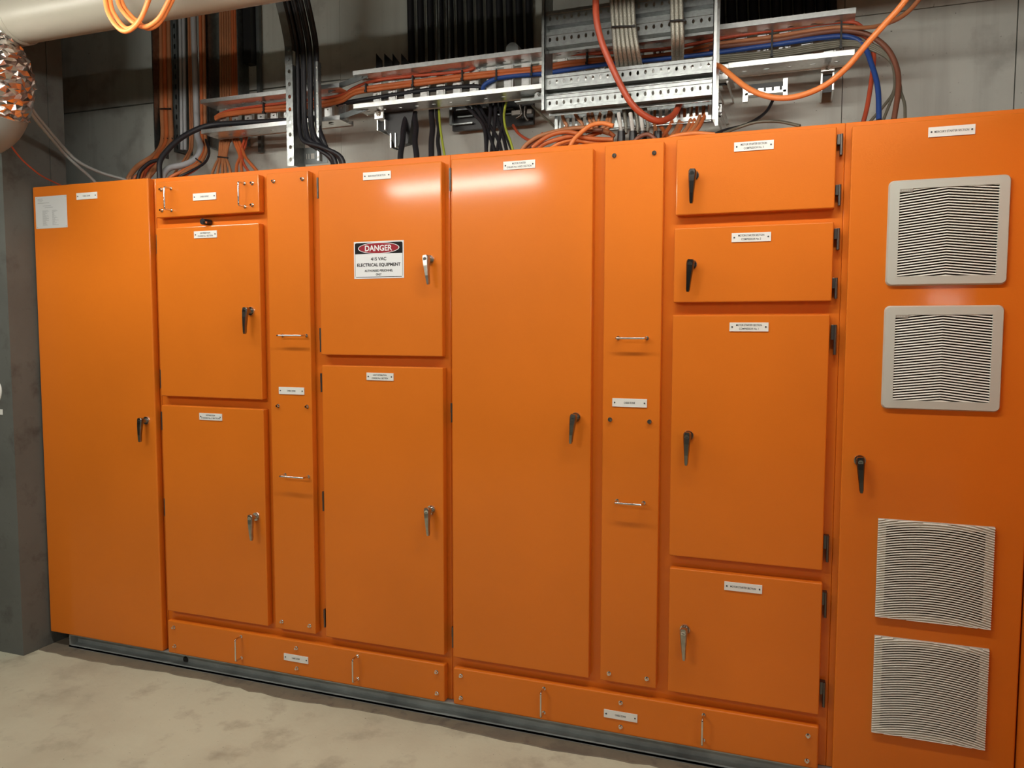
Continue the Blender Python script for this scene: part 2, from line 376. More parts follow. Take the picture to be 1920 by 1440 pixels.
# lever handles
def lever(key, a, b, w=0.0235, mt=None, boss=True, y=-0.042):
    A = at(*a, y); B = at(*b, y); L = (A - B).length; d = (B - A).normalized(); s = Vector((d.z, 0, -d.x)) * -1
    if s.x < 0: s = -s
    m = MB()
    # tapered wing, chamfered, thinner at the tip and bowed outwards a little
    prof = [(0.0, .72, .016), (.05, .98, .018), (.14, 1.0, .018), (.35, .86, .014), (.7, .62, .011), (.93, .52, .010), (1.0, .34, .008)]
    rings = []
    for t, f, th in prof:
        c = A + d * (L * t); hw = w * f / 2; yo = 0.0 - 0.003 * math.sin(t * PI)
        fr = y + yo
        rings.append([c + s * (-hw) + Vector((0, th, 0)), c + s * (-hw) + Vector((0, .003, 0)), c + s * (-hw * .72) + Vector((0, -.001, 0)), c + s * (hw * .72) + Vector((0, -.001, 0)),
                      c + s * hw + Vector((0, .003, 0)), c + s * hw + Vector((0, th, 0))])
        for p in rings[-1]: p.y += yo
    vs = [p for r in rings for p in r]; n = 6
    fs = [(i * n + k, i * n + (k + 1) % n, (i + 1) * n + (k + 1) % n, (i + 1) * n + k) for i in range(len(rings) - 1) for k in range(n)]
    fs += [tuple(range(n - 1, -1, -1)), tuple(range(len(vs) - n, len(vs)))]
    m.add(vs, fs, 0)
    hc = A + d * (L * .14)
    m.cyl((hc.x, y + .012, hc.z), (0, 1, 0), 0.0095, -y - .016, 0, 18)               # spindle
    m.cyl((hc.x, -0.0055, hc.z), (0, 1, 0), 0.0165, 0.0054, 1, 24, 0.018)            # rose
    m.cyl((hc.x, y + .001, hc.z), (0, -1, 0), 0.0072, 0.0035, 1, 18)                 # lock barrel
    m.box(hc.x - .0045, hc.x + .0045, y - .0032, y - .0022, hc.z - .0008, hc.z + .0008, 2)
    m.build('handle', [mt or LEVER, CHROME, BLACKP], DOOR[key])
LDARK = mat('lever_dark_reflection', (0.13, 0.12, 0.115), 0.24, 1.0)  # same levers; dark reflection put into the colour
LLIGHT = mat('lever_bright_reflection', (0.55, 0.52, 0.46), 0.3, 1.0, noise=0.3, nscale=45)  # same levers; bright reflection put into the colour
lever('D1', (260.5, 784), (261, 829), mt=LEVER)
lever('B', (458, 576), (457.5, 626)); lever('C', (467.5, 966), (470.5, 1014), mt=LLIGHT)
lever('E', (796, 478), (802, 533), mt=LLIGHT); lever('F', (799, 953), (802, 1005), mt=LLIGHT)
lever('G', (1074.5, 777), (1069, 832)); lever('I1', (1298, 316), (1295.5, 381), mt=LDARK)
lever('I2', (1294.5, 486), (1289, 547), mt=LDARK); lever('I3', (1288, 811), (1286, 873), mt=LEVER)
lever('I4', (1281, 1180), (1282, 1239), mt=LLIGHT); lever('K', (1613.5, 858), (1615.5, 925), mt=LDARK)

# bar handles on the covers
def bar_handle(key, a, b, y=-0.038, r=0.0036):
    A = at(*a, y); B = at(*b, y); d = (B - A).normalized()
    if abs(d.x) > abs(d.z): B.z = A.z
    else: B.x = A.x
    d = (B - A).normalized(); c = 0.008
    pts = [(A.x, -0.001, A.z), (A.x, y + c, A.z), A + d * (c * .3) + Vector((0, c * .3, 0)), A + d * c, B - d * c, B - d * (c * .3) + Vector((0, c * .3, 0)), (B.x, y + c, B.z), (B.x, -0.001, B.z)]
    m = MB().tube(pts, r, 0, 10, 4)
    m.cyl((A.x, -0.0025, A.z), (0, 1, 0), .0065, .0024, 0, 14); m.cyl((B.x, -0.0025, B.z), (0, 1, 0), .0065, .0024, 0, 14)
    m.build('bar_handle', [CHROME], DOOR[key])
for k, a, b in (('A', (307.5, 350.6), (308.5, 392)), ('A', (446.5, 341), (448.5, 385)), ('D', (519, 629), (564, 630)), ('D', (524, 893), (568, 896)),
                ('H', (1154.5, 634), (1209, 634)), ('H', (1152.5, 943), (1203, 946)), ('J1', (441, 1199.5), (443, 1240)), ('J1', (661, 1237), (663, 1280)),
                ('J2', (1014, 1299), (1015, 1345)), ('J2', (1317, 1350), (1318, 1398))): bar_handle(k, a, b)
def screw(key, px, py):
    p = at(px, py, -0.008)
    m = MB(); m.cyl((p.x, -0.003, p.z), (0, 1, 0), .0075, .0028, 0, 14); m.cyl((p.x, -0.0125, p.z), (0, 1, 0), .0042, .0098, 0, 12, .0048)
    m.build('cover_screw', CHROME, DOOR[key])
for k, L in {'A': [(300, 355), (301, 394), (471, 343), (471, 384)],
  'D': [(511, 339.5), (565, 335), (519.5, 761), (574, 762.5), (527, 1166), (579, 1174)],
  'H': [(1151, 291), (1226, 286), (1143, 787), (1217, 791), (1141, 1264), (1212, 1274)],
  'J1': [(324, 1177), (326, 1212), (554, 1216), (555, 1254), (817, 1261), (818, 1301)],
  'J2': [(863, 1268), (863, 1309.5), (1163, 1319), (1163, 1364), (1515, 1381), (1513, 1428)]}.items():
    for p in L: screw(k, *p)
# hinges
def hinge(key, px, ya, yb, w=0.016, y0=0.004, mt=HINGE, dark=True):
    a = at(px, ya, 0.008); b = at(px, yb, 0.008); x = (a.x + b.x) / 2; h = a.z - b.z; zc = (a.z + b.z) / 2
    m = MB(); m.box(x - w / 2, x + w / 2, y0 + .006, YF - .0005, zc - .02 * 0, a.z, 0); m.box(x, x + w / 2, y0 + .006, YF - .0005, b.z, zc, 0)
    m.cyl((x + w * .28, y0 + .006, b.z), (0, 0, 1), .0042, h, 0, 12)
    m.build('hinge', mt, DOOR[key], bevel=0.0008)
for k, x, a, b in (('I1', 1575, 251, 290), ('I1', 1571.5, 346, 385), ('I2', 1569, 428, 468), ('I2', 1565, 521, 560), ('I3', 1563, 609, 665), ('I3', 1549, 1005, 1054), ('I4', 1545, 1111, 1158), ('I4', 1542, 1280, 1326)):
    hinge(k, x, a, b)
for k, x, a, b in (('B', 293.5, 440, 476), ('B', 300.5, 693, 728), ('C', 302.5, 772, 806), ('C', 308, 935, 967), ('E', 594.5, 333, 372), ('E', 600, 615, 660),
                   ('F', 601.5, 700, 735), ('F', 605, 922, 958), ('F', 607.5, 1143, 1176), ('G', 843, 315, 358), ('G', 846, 756, 792), ('G', 848, 1176, 1214)):
    hinge(k, x, a, b, w=0.008, mt=HINGE)
# cam lock between cover A and door B
p = at(384, 416, 0.0)
m = MB().cyl((p.x, -0.014, p.z), (0, 1, 0), .0125, .043, 0, 20); m.box(p.x + .006, p.x + .016, -.016, -.006, p.z - .008, p.z, 1)
m.build('cam_lock', [BLACKP, CHROME], SEC[2])

# grilles
def chevron_grille(px):
    x0, x1, z0, z1 = rect(px, -0.012); k = DOOR['K']
    o = rrect(x0, x1, z0, z1, 0.016, 6); bd = 0.030
    i = rrect(x0 + bd, x1 - bd, z0 + bd * .9, z1 - bd * .9, 0.0006, 6); n = len(o)
    oi = rrect(x0 + .004, x1 - .004, z0 + .004, z1 - .004, 0.013, 6)
    m = MB()
    vs = [(x, -0.0002, z) for x, z in o] + [(x, -0.012, z) for x, z in oi] + [(x, -0.013, z) for x, z in i] + [(x, -0.0003, z) for x, z in i]
    fs = [(a * n + q, a * n + (q + 1) % n, (a + 1) * n + (q + 1) % n, (a + 1) * n + q) for a in range(3) for q in range(n)]
    m.add(vs, fs, 0)
    rt = SubRoot('ventilation_grille', m, [GRILLE], k)
    ix0, ix1, iz0, iz1 = x0 + bd, x1 - bd, z0 + bd * .9, z1 - bd * .9
    m2 = MB(); m2.box(ix0, ix1, -0.0022, -0.0004, iz0, iz1, 1)
    pitch = 0.00785; rise = 0.0145; cx = (ix0 + ix1) / 2; z = iz0 - rise; t = pitch * .44
    while z < iz1:
        pts = []
        M = 8
        def zz(x): return z + rise * (1 - abs(x - cx) / (ix1 - cx))
        for q in range(2 * M):
            xa = ix0 + (ix1 - ix0) * q / (2 * M); xb = ix0 + (ix1 - ix0) * (q + 1) / (2 * M)
            za, zb = zz(xa), zz(xb)
            ta = za + t; tb = zb + t; za, zb, ta, tb = [min(max(v, iz0), iz1) for v in (za, zb, ta, tb)]
            if ta - za < .0003 and tb - zb < .0003: continue
            m2.add([(xa, -0.0125, za), (xb, -0.0125, zb), (xb, -0.0095, tb), (xa, -0.0095, ta), (xa, -0.006, za), (xb, -0.006, zb), (xb, -0.003, tb), (xa, -0.003, ta)],
                   [(0, 1, 2, 3), (4, 5, 1, 0), (3, 2, 6, 7), (5, 4, 7, 6)], 0)
        z += pitch
    # badge bed with faint embossed strokes
    m2.box(ix0, ix0 + .034, -0.0134, -0.003, iz1 - .009, iz1, 2)
    for q in range(5): m2.box(ix0 + .005 + q * .0045, ix0 + .0078 + q * .0045, -0.0138, -0.0134, iz1 - .0062, iz1 - .0034, 3)
    fix = m2.build('louvre_panel', [SLAT, VOID, BADGE, GRILLE], k); fix['label'] = 'louvre of chevron slats with a small badge'
def SubRoot(name, m, mats, parent): return m.build(name, mats, parent)
def arc_grille(px):
    x0, x1, z0, z1 = rect(px, -0.010); k = DOOR['K']; w = x1 - x0; h = z1 - z0; cx = (x0 + x1) / 2
    m = MB(); e = 0.0225
    # border body (ring) and dark plate coloured as recess shade
    m.box(x0, x1, -0.0075, -0.0002, z0, z0 + e * .8); m.box(x0, x1, -0.0075, -0.0002, z1 - e * .8, z1)
    m.box(x0, x0 + e, -0.0075, -0.0002, z0 + e * .8, z1 - e * .8); m.box(x1 - e, x1, -0.0075, -0.0002, z0 + e * .8, z1 - e * .8)
    m.box(x0 + e, x1 - e, -0.0012, -0.0003, z0 + e * .8, z1 - e * .8, 1)
    pitch = 0.00745; sag = 0.0215; M = 18; z = z0 - sag; t = pitch * .50
    while z < z1:
        for q in range(M):
            xa = x0 + w * q / M; xb = x0 + w * (q + 1) / M
            f = lambda x: z + sag * (1 - (2 * (x - cx) / w) ** 2)
            za, zb = f(xa), f(xb)
            ta = tb = t
            if min(za, zb) < z0 or max(za, zb) + t > z1:
                if max(za, zb) + t < z0 or min(za, zb) > z1: continue
                za = max(za, z0); zb = max(zb, z0); ta = max(0, min(t, z1 - za)); tb = max(0, min(t, z1 - zb))
                if ta <= 0 or tb <= 0: continue
            yf = -0.0125
            m.add([(xa, yf + .002, za), (xb, yf + .002, zb), (xb, yf, zb + tb * .35), (xa, yf, za + ta * .35), (xb, yf + .0008, zb + tb * .75), (xa, yf + .0008, za + ta * .75),
                   (xb, yf + .0055, zb + tb), (xa, yf + .0055, za + ta), (xa, yf + .0075, za), (xb, yf + .0075, zb)],
                  [(8, 9, 1, 0), (0, 1, 2, 3), (3, 2, 4, 5), (5, 4, 6, 7)], 2)
            if q == 0: m.add([(xa, yf + .0075, za), (xa, yf + .002, za), (xa, yf, za + ta * .35), (xa, yf + .0008, za + ta * .75), (xa, yf + .0055, za + ta)], [(0, 1, 2, 3, 4)], 2)
            if q == M - 1: m.add([(xb, yf + .0075, zb), (xb, yf + .002, zb), (xb, yf, zb + tb * .35), (xb, yf + .0008, zb + tb * .75), (xb, yf + .0055, zb + tb)], [(4, 3, 2, 1, 0)], 2)
        z += pitch
    m.build('ventilation_grille', [GRILLE, VOID, SLAT], k)
chevron_grille([(1667, 338), (1898, 325.5), (1890, 532), (1660, 537)])
chevron_grille([(1659, 573), (1886, 572), (1876, 774), (1652, 766)])
arc_grille([(1647, 972), (1866, 990), (1858, 1182), (1641, 1156)])
arc_grille([(1640, 1192), (1856, 1219), (1846, 1407), (1634, 1373)])

# return section at the far right, running towards the viewer
rt = thing('switchboard_section', (3.35, -0.6, ZB), 'orange cabinet side cut by the right edge, set forward of the grille door', 'electrical cabinet', 'orange switchboard sections')
MB().box(3.026, 3.75, -1.05, 0.62, ZB, ZT).build('enclosure', ORANGE, rt, bevel=0.003)

# base channel
ch = MB()
ch.box(-0.72, 3.02, 0.050, 0.056, 0.0075, ZB - .0005); ch.box(-0.72, 3.02, 0.006, 0.050, 0.0065, 0.0125); ch.box(-0.72, 3.02, 0.006, 0.010, 0.004, 0.0125)
ch.box(-0.72, 3.02, 0.010, 0.050, ZB - .006, ZB - .0005); ch.box(-0.72, -0.714, 0.010, 0.30, 0.0065, ZB - .0005)
ch.box(-0.72, 3.02, 0.052, 0.12, 0.0037, 0.0065, 1)  # black strip drawn as the shadow line in the gap below the channel
p = at(348, 1237, 0.049)
o = thing('base_channel', (1.1, 0.05, 0.004), 'long grey steel channel under the orange switchboard', 'steel channel')
ch.build('channel', [CHAN, BLACKP], o)
MB().cyl((p.x, 0.0495, p.z), (0, 1, 0), 0.0145, .0004, 0, 20).build('drain_hole', VOID, o)  # flat dark disc, the hole's shade put into its colour

# ------------------------------------------------------------------ overhead steelwork
def cell(m, x0, x1, z0, z1, y, th, hx, hz, mi=0, n=16):
    """a plate cell facing -y with an oval hole, hx/hz half sizes"""
    cx, cz = (x0 + x1) / 2, (z0 + z1) / 2; a, b = (x1 - x0) / 2, (z1 - z0) / 2
    O, I = [], []
    for k in range(n):
        t = 2 * PI * k / n + PI / 4; c, s = math.cos(t), math.sin(t); q = 1 / max(abs(c), abs(s))
        O.append((cx + a * c * q, cz + b * s * q)); I.append((cx + hx * c, cz + hz * s))
    vs = [(x, y, z) for x, z in O] + [(x, y, z) for x, z in I] + [(x, y + th, z) for x, z in I] + [(x, y + th, z) for x, z in O]
    fs = [(q_ * n + k, q_ * n + (k + 1) % n, (q_ + 1) * n + (k + 1) % n, (q_ + 1) * n + k) for q_ in range(3) for k in range(n)]
    m.add(vs, fs, mi)
def cell_h(m, x0, x1, y0, y1, z, th, hx, hy, mi=0, n=12):
    """the same in a horizontal plate"""
    t = MB(); cell(t, x0, x1, y0, y1, z, th, hx, hy, mi, n)
    m.add([(x, zz, y) for x, y, zz in t.v], t.f, mi)

def tray(x0, x1, zb, zt, yf, depth, pitch, name_label, rungw=0.041, offs=0.03, skip=()):
    """ladder-type cable tray standing on edge: two channel rails and upright slotted rungs"""
    root = thing('cable_ladder', ((x0 + x1) / 2, yf + depth, zb), name_label, 'cable ladder', 'horizontal cable ladders on the wall')
    for z, up in ((zt, -1), (zb, -1)):
        m = MB(); m.box(x0, x1, yf, yf + .003, z - .008, z + .010)                # bright front lip
        x = x0; st = 0.0795
        while x < x1 - .001:
            xe = min(x1, x + st)
            if xe - x > .05: cell_h(m, x, xe, yf + .003, yf + depth, z - .0085, .002, .011, .0055)
            else: m.box(x, xe, yf + .003, yf + depth, z - .0085, z - .0065)
            x = xe
        m.box(x0, x1, yf + depth - .002, yf + depth, z - .012, z + .012)
        m.build('side_rail', [ZINC], root)
    x = x0 + offs; i = 0
    ya = yf + depth - .022
    while x + rungw < x1:
        if i not in skip:
            m = MB(); H = (zt - .012) - (zb + .012); nh = 3; hz = H / nh
            for k in range(nh):
                za = zb + .012 + k * hz
                cell(m, x + .003, x + rungw - .009, za, za + hz, ya, .002, .0055, .004)
            m.box(x, x + .003, ya, ya + .02, zb + .012, zt - .012); m.box(x + rungw - .0055, x + rungw - .001, ya - .001, ya + .02, zb + .012, zt - .012)
            m.build('rung', ZINC, root)
        x += pitch; i += 1
    return root
YT = 0.45
t1 = tray(-0.280, 0.475, 2.387, 2.525, YT, 0.115, 0.0735, 'galvanised cable ladder on the wall above the second section, lower left length')
t2 = tray(0.545, 2.549, 2.427, 2.568, YT, 0.115, 0.0775, 'galvanised cable ladder on the wall, long upper length passing behind the upright ladder', offs=.045)
# offset joiner between the two lengths
m = MB()
for z0_, z1_ in ((2.52, 2.566), (2.385, 2.428)):
    m.add([(0.40, YT + .03, z0_ - .012), (0.40, YT + .03, z0_ + .012), (0.60, YT + .03, z1_ + .012), (0.60, YT + .03, z1_ - .012), (0.40, YT + .034, z0_ - .012), (0.40, YT + .034, z0_ + .012), (0.60, YT + .034, z1_ + .012), (0.60, YT + .034, z1_ - .012)],
          [(0, 1, 2, 3), (7, 6, 5, 4), (0, 4, 5, 1), (3, 2, 6, 7), (1, 5, 6, 2), (0, 3, 7, 4)])
    for x in (.43, .57): m.cyl((x, YT + .03, z0_ + (z1_ - z0_) * (x - .4) / .2), (0, -1, 0), .006, .006, 0, 6)
tag(m.build('ladder_joiner', DULL), 'grey bolted joiner plates linking the two horizontal cable ladder lengths', 'bracket')

# large upright ladder
YL = 0.30
LX0, LX1 = 1.458, 2.098
root = thing('cable_ladder', (1.78, YL, 2.20), 'large upright galvanised cable ladder with four perforated rungs above the compressor doors', 'cable ladder')
for xa, zb, d in ((LX0, 2.288, 1), (LX1, 2.199, -1)):
    m = MB(); x0_, x1_ = sorted((xa, xa + d * .013))
    m.box(x0_, x1_, YL - .012, YL - .009, zb, 3.69); m.box(*sorted((xa + d * .010, xa + d * .013)), YL - .012, YL + .085, zb, 3.69)
    m.box(*sorted((xa + d * .000, xa + d * .013)), YL + .082, YL + .085, zb, 3.69)
    m.build('side_rail', ZINC if d < 0 else GALV, root)  # right rail in the brighter metal, lamp reflection put into its colour
def lrung(zc, hh=.0245, y=YL, mt=GALV):
    m = MB(); x0, x1 = LX0 + .014, LX1 - .014; n = 22; st = (x1 - x0) / n
    for k in range(n): cell(m, x0 + k * st, x0 + (k + 1) * st, zc - hh * .62, zc + hh * .62, y + .003, .002, .0048, .0078)
    m.box(x0, x1, y, y + .003, zc + hh * .62, zc + hh); m.box(x0, x1, y, y + .003, zc - hh, zc - hh * .62)
    m.add([(x0, y, zc + hh * .62), (x1, y, zc + hh * .62), (x1, y + .004, zc + hh * .56), (x0, y + .004, zc + hh * .56)], [(0, 1, 2, 3)])
    m.add([(x0, y + .004, zc - hh * .56), (x1, y + .004, zc - hh * .56), (x1, y, zc - hh * .62), (x0, y, zc - hh * .62)], [(0, 1, 2, 3)])
    m.box(x0, x1, y, y + .042, zc - hh - .002, zc - hh); m.box(x0, x1, y, y + .042, zc + hh, zc + hh + .002)
    m.box(x0, x1, y + .040, y + .042, zc - hh - .012, zc - hh)
    m.build('rung', mt, root)
for zc in (2.624, 2.547, 2.391, 2.314, 2.80, 2.877, 3.05, 3.127, 3.30, 3.377): lrung(zc)

# slotted rail below and behind it
m = MB(); x = at(1047, 220, .42).x; xe = at(1334, 212, .42).x; za = at(1190, 228, .42).z; n = 26; st = (xe - x) / n
for k in range(n):
    a = x + k * st; m.box(a, a + st * .42, .42, .423, za, za + .036)
m.box(x, xe, .42, .423, za + .036, za + .048); m.box(x, xe, .42, .424, za - .014, za); m.box(x, xe, .42, .47, za - .016, za - .014)
m.box(x - .012, x, .41, .415, za - .02, za + .05); m.box(x, xe, .405, .42, za - .026, za - .0235)
tag(m.build('slotted_rail', GALV), 'slotted galvanised rail behind the foot of the upright ladder, cables threading below it', 'rail')

# curved riser with black cables
Yb = 0.36
root = thing('cable_riser', (0.36, Yb, 2.17), 'upright perforated cable riser bending forward at the top, full of black cables', 'cable ladder')
xl0, xl1 = 0.272, 0.309
def bend(z):                                # how far the riser has come forward at height z
    return 0.0 if z < 2.66 else (z - 2.66) ** 1.35 * 0.62
m = MB(); z = 2.172; st = 0.0535
while z < 2.60: cell(m, xl0, xl1, z, z + st, Yb - .012, .002, .0075, .0088); z += st
zt_ = z
m.box(xl1 - .002, xl1, Yb - .012, Yb + .07, 2.172, zt_); m.box(xl0, xl1, Yb - .016, Yb - .011, 2.60, 2.68)
for q in range(2): m.cyl(((xl0 + xl1) / 2, Yb - .016, 2.622 + q * .042), (0, -1, 0), .008, .006, 0, 6)
m.build('side_rail', GALV, root)
m = MB(); prev = None
for k in range(23):
    zz = 2.66 + k * .045; y = Yb - .012 - bend(zz); ring = [(xl0, y, zz), (xl1, y, zz), (xl1, y + .08, zz)]
    if prev: m.add(prev + ring, [(0, 1, 4, 3), (1, 2, 5, 4)])
    prev = ring
m.build('curved_rail', DULL, root)
m = MB(); m.box(.432, .436, Yb - .010, Yb + .012, 2.185, 2.60); m.box(.425, .436, Yb - .012, Yb - .010, 2.185, 2.60)
for q in range(8): m.cyl((.4305, Yb - .012, 2.20 + q * .0535), (0, -1, 0), .003, .002, 1, 8)
m.build('side_rail', [GALV, SLEEVE], root)
m = MB(); m.box(.309, .43, Yb + .062, Yb + .065, 2.19, 2.212); m.box(.309, .43, Yb + .062, Yb + .065, 2.236, 2.262)
for a, b in ((.309, .318), (.323, .329), (.335, .341), (.362, .372), (.378, .43)): m.box(a, b, Yb + .062, Yb + .065, 2.212, 2.236)
m.build('end_plate', DULL, root)

# wall ladders and struts on the left
def strut(px, ya, yb, Y, w=.041, label='', slots=True, mt=DULL):
    a = at(px, ya, Y); b = at(px, yb, Y); m = MB(); x0 = b.x - w / 2; x1 = b.x + w / 2; z0 = b.z; z1 = max(a.z, b.z + .1)
    z = z0
    while z < z1 - .01:
        ze = min(z1, z + .05); cell(m, x0 + .008, x1 - .008, z, ze, Y, .002, .006, .013); z = ze
    m.box(x0, x0 + .008, Y - .006, W - .0005, z0, z1); m.box(x1 - .008, x1, Y - .006, W - .0005, z0, z1)
    tag(m.build('strut_channel', mt), label, 'strut', 'upright struts on the left wall')
strut(333, -60, 285, .66, .036, 'slotted upright strut between the first orange cables and the twin grey conduits')
strut(394, -60, 277, .66, .022, 'narrow upright strut right of the fat grey conduit', mt=GALV)
def rodbar(px, ya, yb, Y, w, d, label, mt=DULL, name='side_rail', cat='rail', grp=None):
    a = at(px, ya, Y); b = at(px, yb, Y)
    return tag(MB().box(b.x - w / 2, b.x + w / 2, Y, Y + d, b.z, a.z).build(name, mt), label, cat, grp)
rodbar(291, -90, 292, .60, .006, .09, 'thin upright ladder rail left of the first orange cables', GALV, 'ladder_rail')
rodbar(449, -90, 270, .64, .005, .08, 'thin upright ladder rail right of the orange cable fan', GALV, 'ladder_rail')
rodbar(464, -90, 118, .68, .045, .05, 'dark upright trunking right of the orange cable fan, ending above the ladder', BLACKP, 'trunking', 'trunking')
rodbar(487, -90, 285, .72, .020, .02, 'grey flat conduit on bare wall left of the black cable riser', DULL, 'conduit', 'conduit')

# brackets
def bolt(m, x, y, z, r=.011, mi=0):
    m.cyl((x, y, z), (0, -1, 0), r * 1.3, .002, mi, 16); m.cyl((x, y - .002, z), (0, -1, 0), r, .008, mi, 6, smooth=False); m.cyl((x, y - .010, z), (0, -1, 0), r * .5, .008, mi, 10)
def wall_bracket(px0, px1, py0, pyp, py1, Y, label, name='wall_bracket'):
    a = at(px0, py0, Y); b = at(px1, py1, Y); zp = at(px0, pyp, Y).z
    x0, x1 = a.x, at(px1, py0, Y).x
    r = thing(name, ((x0 + x1) / 2, W, b.z), label, 'bracket', 'cable ladder brackets')
    m = MB(); m.box(x0, x1, Y, Y + .005, zp, a.z); m.box(x0, x1, Y, W - .001, a.z - .004, a.z); m.build('clamp_plate', ZINC, r)
    m = MB(); m.box(x0, x0 + .006, Y + .02, W - .001, b.z, zp); m.box(x1 - .006, x1, Y + .02, W - .001, b.z, zp)
    m.box(x0 + .006, x1 - .006, Y + .045, Y + .05, b.z, zp, 1); m.build('channel', [ZINC, BLACKP], r)
    m = MB(); bolt(m, (x0 + x1) / 2, Y, (a.z + zp) / 2, .009); m.build('bolt', CHROME, r)
wall_bracket(702, 718, 205, 223, 241, .52, 'galvanised wall bracket with a bolt, under the left end of the long ladder')
wall_bracket(1540, 1565, 119, 134, 165, .56, 'galvanised wall bracket with a bolt, under the right end of the long ladder')
wall_bracket(1341, 1365, 120, 150, 152, .44, 'short bolted clamp just right of the upright ladder, below the long ladder')
wall_bracket(1339, 1353, 194, 211, 213, .44, 'small lower bolted clamp beside the foot of the upright ladder')
# black cantilever arm
m = MB(); A = [at(*p, .56) for p in ((720, 206), (775, 206), (765, 268), (741, 275), (735, 262), (722, 243))]
m.prism([(p.x, p.z) for p in A], .56, .60)
tag(m.build('cantilever_arm', BLACKP), 'black stepped cantilever arm beside the thick black cables', 'bracket')
m = MB(); a = at(731, 250, .55); b = at(742, 276, .55); m.box(a.x, a.x + .006, .55, .60, b.z, a.z); m.box(b.x - .004, b.x, .55, .60, b.z, a.z); m.box(a.x, b.x, .60, .604, b.z, a.z, 1)
tag(m.build('strut_end', [ZINC, BLACKP]), 'bright cut end of a strut below the black cantilever arm', 'strut')
# fins above the long ladder at its left end
m = MB()
for q, (a, b) in enumerate(((705, 716), (718, 733), (731, 743), (745, 760))):
    P = [at(a, 100 - q * 1.5, .62), at(a, 130, .62), at(b, 128, .62), at(b, 113, .62)]
    m.prism([(p.x, p.z) for p in P], .62 + q * .012, .626 + q * .012)
tag(m.build('support_fins', BLACKP), 'row of dark pointed fins above the left end of the long ladder', 'bracket')
# U bracket on the right
m = MB(); a = at(1393, 162, .50); b = at(1402, 190, .50); m.box(a.x, b.x, .50, .53, b.z, a.z)
c = at(1475, 146, .50); d_ = at(1468, 176, .50); m.box(d_.x, c.x + .004, .50, .53, d_.z - .006, c.z)
m.box(b.x - .01, c.x, .50, .535, b.z + .022, b.z + .030); m.box(b.x - .01, c.x, .535, .54, b.z + .022, b.z + .07, 1)
for q in range(5): m.box(b.x + .006 + q * .028, b.x + .026 + q * .028, .532, .536, b.z + .038, b.z + .052)
tag(m.build('u_bracket', [ZINC, BLACKP]), 'U-shaped galvanised bracket behind the hanging orange cable loop', 'bracket')
# struts under the long ladder
rodbar(845, 189, 234, .66, .013, .02, 'bright upright strut under the middle of the long ladder', GALV, 'strut_channel', 'strut')
m = MB(); a = at(965, 172, .50); b = at(1018, 190, .50); m.box(a.x, b.x, .50, .54, a.z - .004, a.z); m.box(a.x, b.x, .50, .54, b.z + .008, b.z + .012); m.box(a.x + .012, a.x + .09, .54, .545, b.z + .012, a.z - .004)
bolt(m, b.x - .02, .50, (a.z + b.z) / 2 + .004, .008); m.box(b.x - .036, b.x, .50, .505, b.z + .01, a.z)
tag(m.build('strut_channel', [GALV]), 'horizontal strut with a bolt left of the upright ladder', 'strut')
m = MB()
for q, (xa, ya, xb) in enumerate(((855, 205, 885), (858, 218, 886), (905, 200, 912), (930, 206, 962), (928, 214, 960), (850, 232, 886))):
    a = at(xa, ya, .68); b = at(xb, ya, .68); m.box(a.x, b.x, .68, .70, a.z - .006, a.z)
a = at(848, 192, .70); b = at(1000, 232, .70); m.box(a.x, b.x, .70, .72, b.z, a.z, 1)
tag(m.build('gland_rail', [GALV, BLACKP]), 'dark support plate with grey strips behind the thin black cables', 'bracket')
m = MB(); a = at(966, 205, .60); m.tube([at(975, 196, .6), at(978, 214, .6), at(968, 222, .6)], .006); m.tube([at(985, 200, .6), at(984, 216, .6), at(990, 226, .6)], .006); m.box(at(958, 212, .6).x, at(996, 212, .6).x, .605, .62, at(970, 214, .6).z, at(970, 206, .6).z)
tag(m.build('beam_clamp', DARKMET), 'dark beam clamp with two hooks under the long ladder', 'bracket')
# round grey boss above the long ladder
p = at(960, 92, .60); m = MB().cyl((p.x, .60, p.z), (0, 1, 0), .028, .05, 0, 24); m.box(p.x - .06, p.x + .075, .61, .64, p.z - .04, p.z - .022)
tag(m.build('junction_boss', GY_CAB), 'round grey fitting peeking over the long ladder left of the upright ladder', 'fitting')

# ------------------------------------------------------------------ cables
def cable(pts, r, mt, label, group=None, name='cable', cat='cable', n=8):
    P = []
    for q in pts: P.append(at(q[0], q[1], q[2]))
    def up(a, b):                       # carry a cable that leaves at the top on to the ceiling
        d = (a - b).normalized(); out = []; p = a; k = 0
        while p.z < 3.5 and k < 12:
            d = (d * .7 + Vector((0, 0, 1)) * .3).normalized(); p = p + d * .12; out.append(p); k += 1
        return out + [Vector((p.x, p.y, 3.698))]
    if pts[0][1] <= -20: P = up(P[0], P[1])[::-1] + P
    if pts[-1][1] <= -20: P = P + up(P[-1], P[-2])
    m = MB().tube(P, r, 0, n, 5)
    return tag(m.build(name, mt), label, cat, group)
ORD = ['leftmost', 'second', 'third', 'fourth', 'fifth', 'sixth', 'seventh', 'eighth', 'ninth', 'tenth', 'eleventh', 'twelfth', 'thirteenth', 'fourteenth']
def nth(i, n): return 'leftmost' if i == 0 else 'rightmost' if i == n - 1 else ORD[i] + ' from left'

# first orange trio on the left wall, sweeping left into the cabinet
for i, (x, xe, ye, mt) in enumerate(((304, 240, 340, OR_TAN), (311, 262, 338, OR_CAB), (319, 276, 337, OR_TAN))):
    cable([(x - 5, -80, .66), (x - 2, 60, .66), (x, 200, .64), (x + 1, 262, .60), (x - 14, 290, .50), (xe + 18, 312, .42), (xe, 336, .36), (xe - 6, 352, .36)], .0125, mt,
          f'orange cable, {nth(i, 3)} of the trio dropping at the far left of the wall', 'far left orange cable trio')
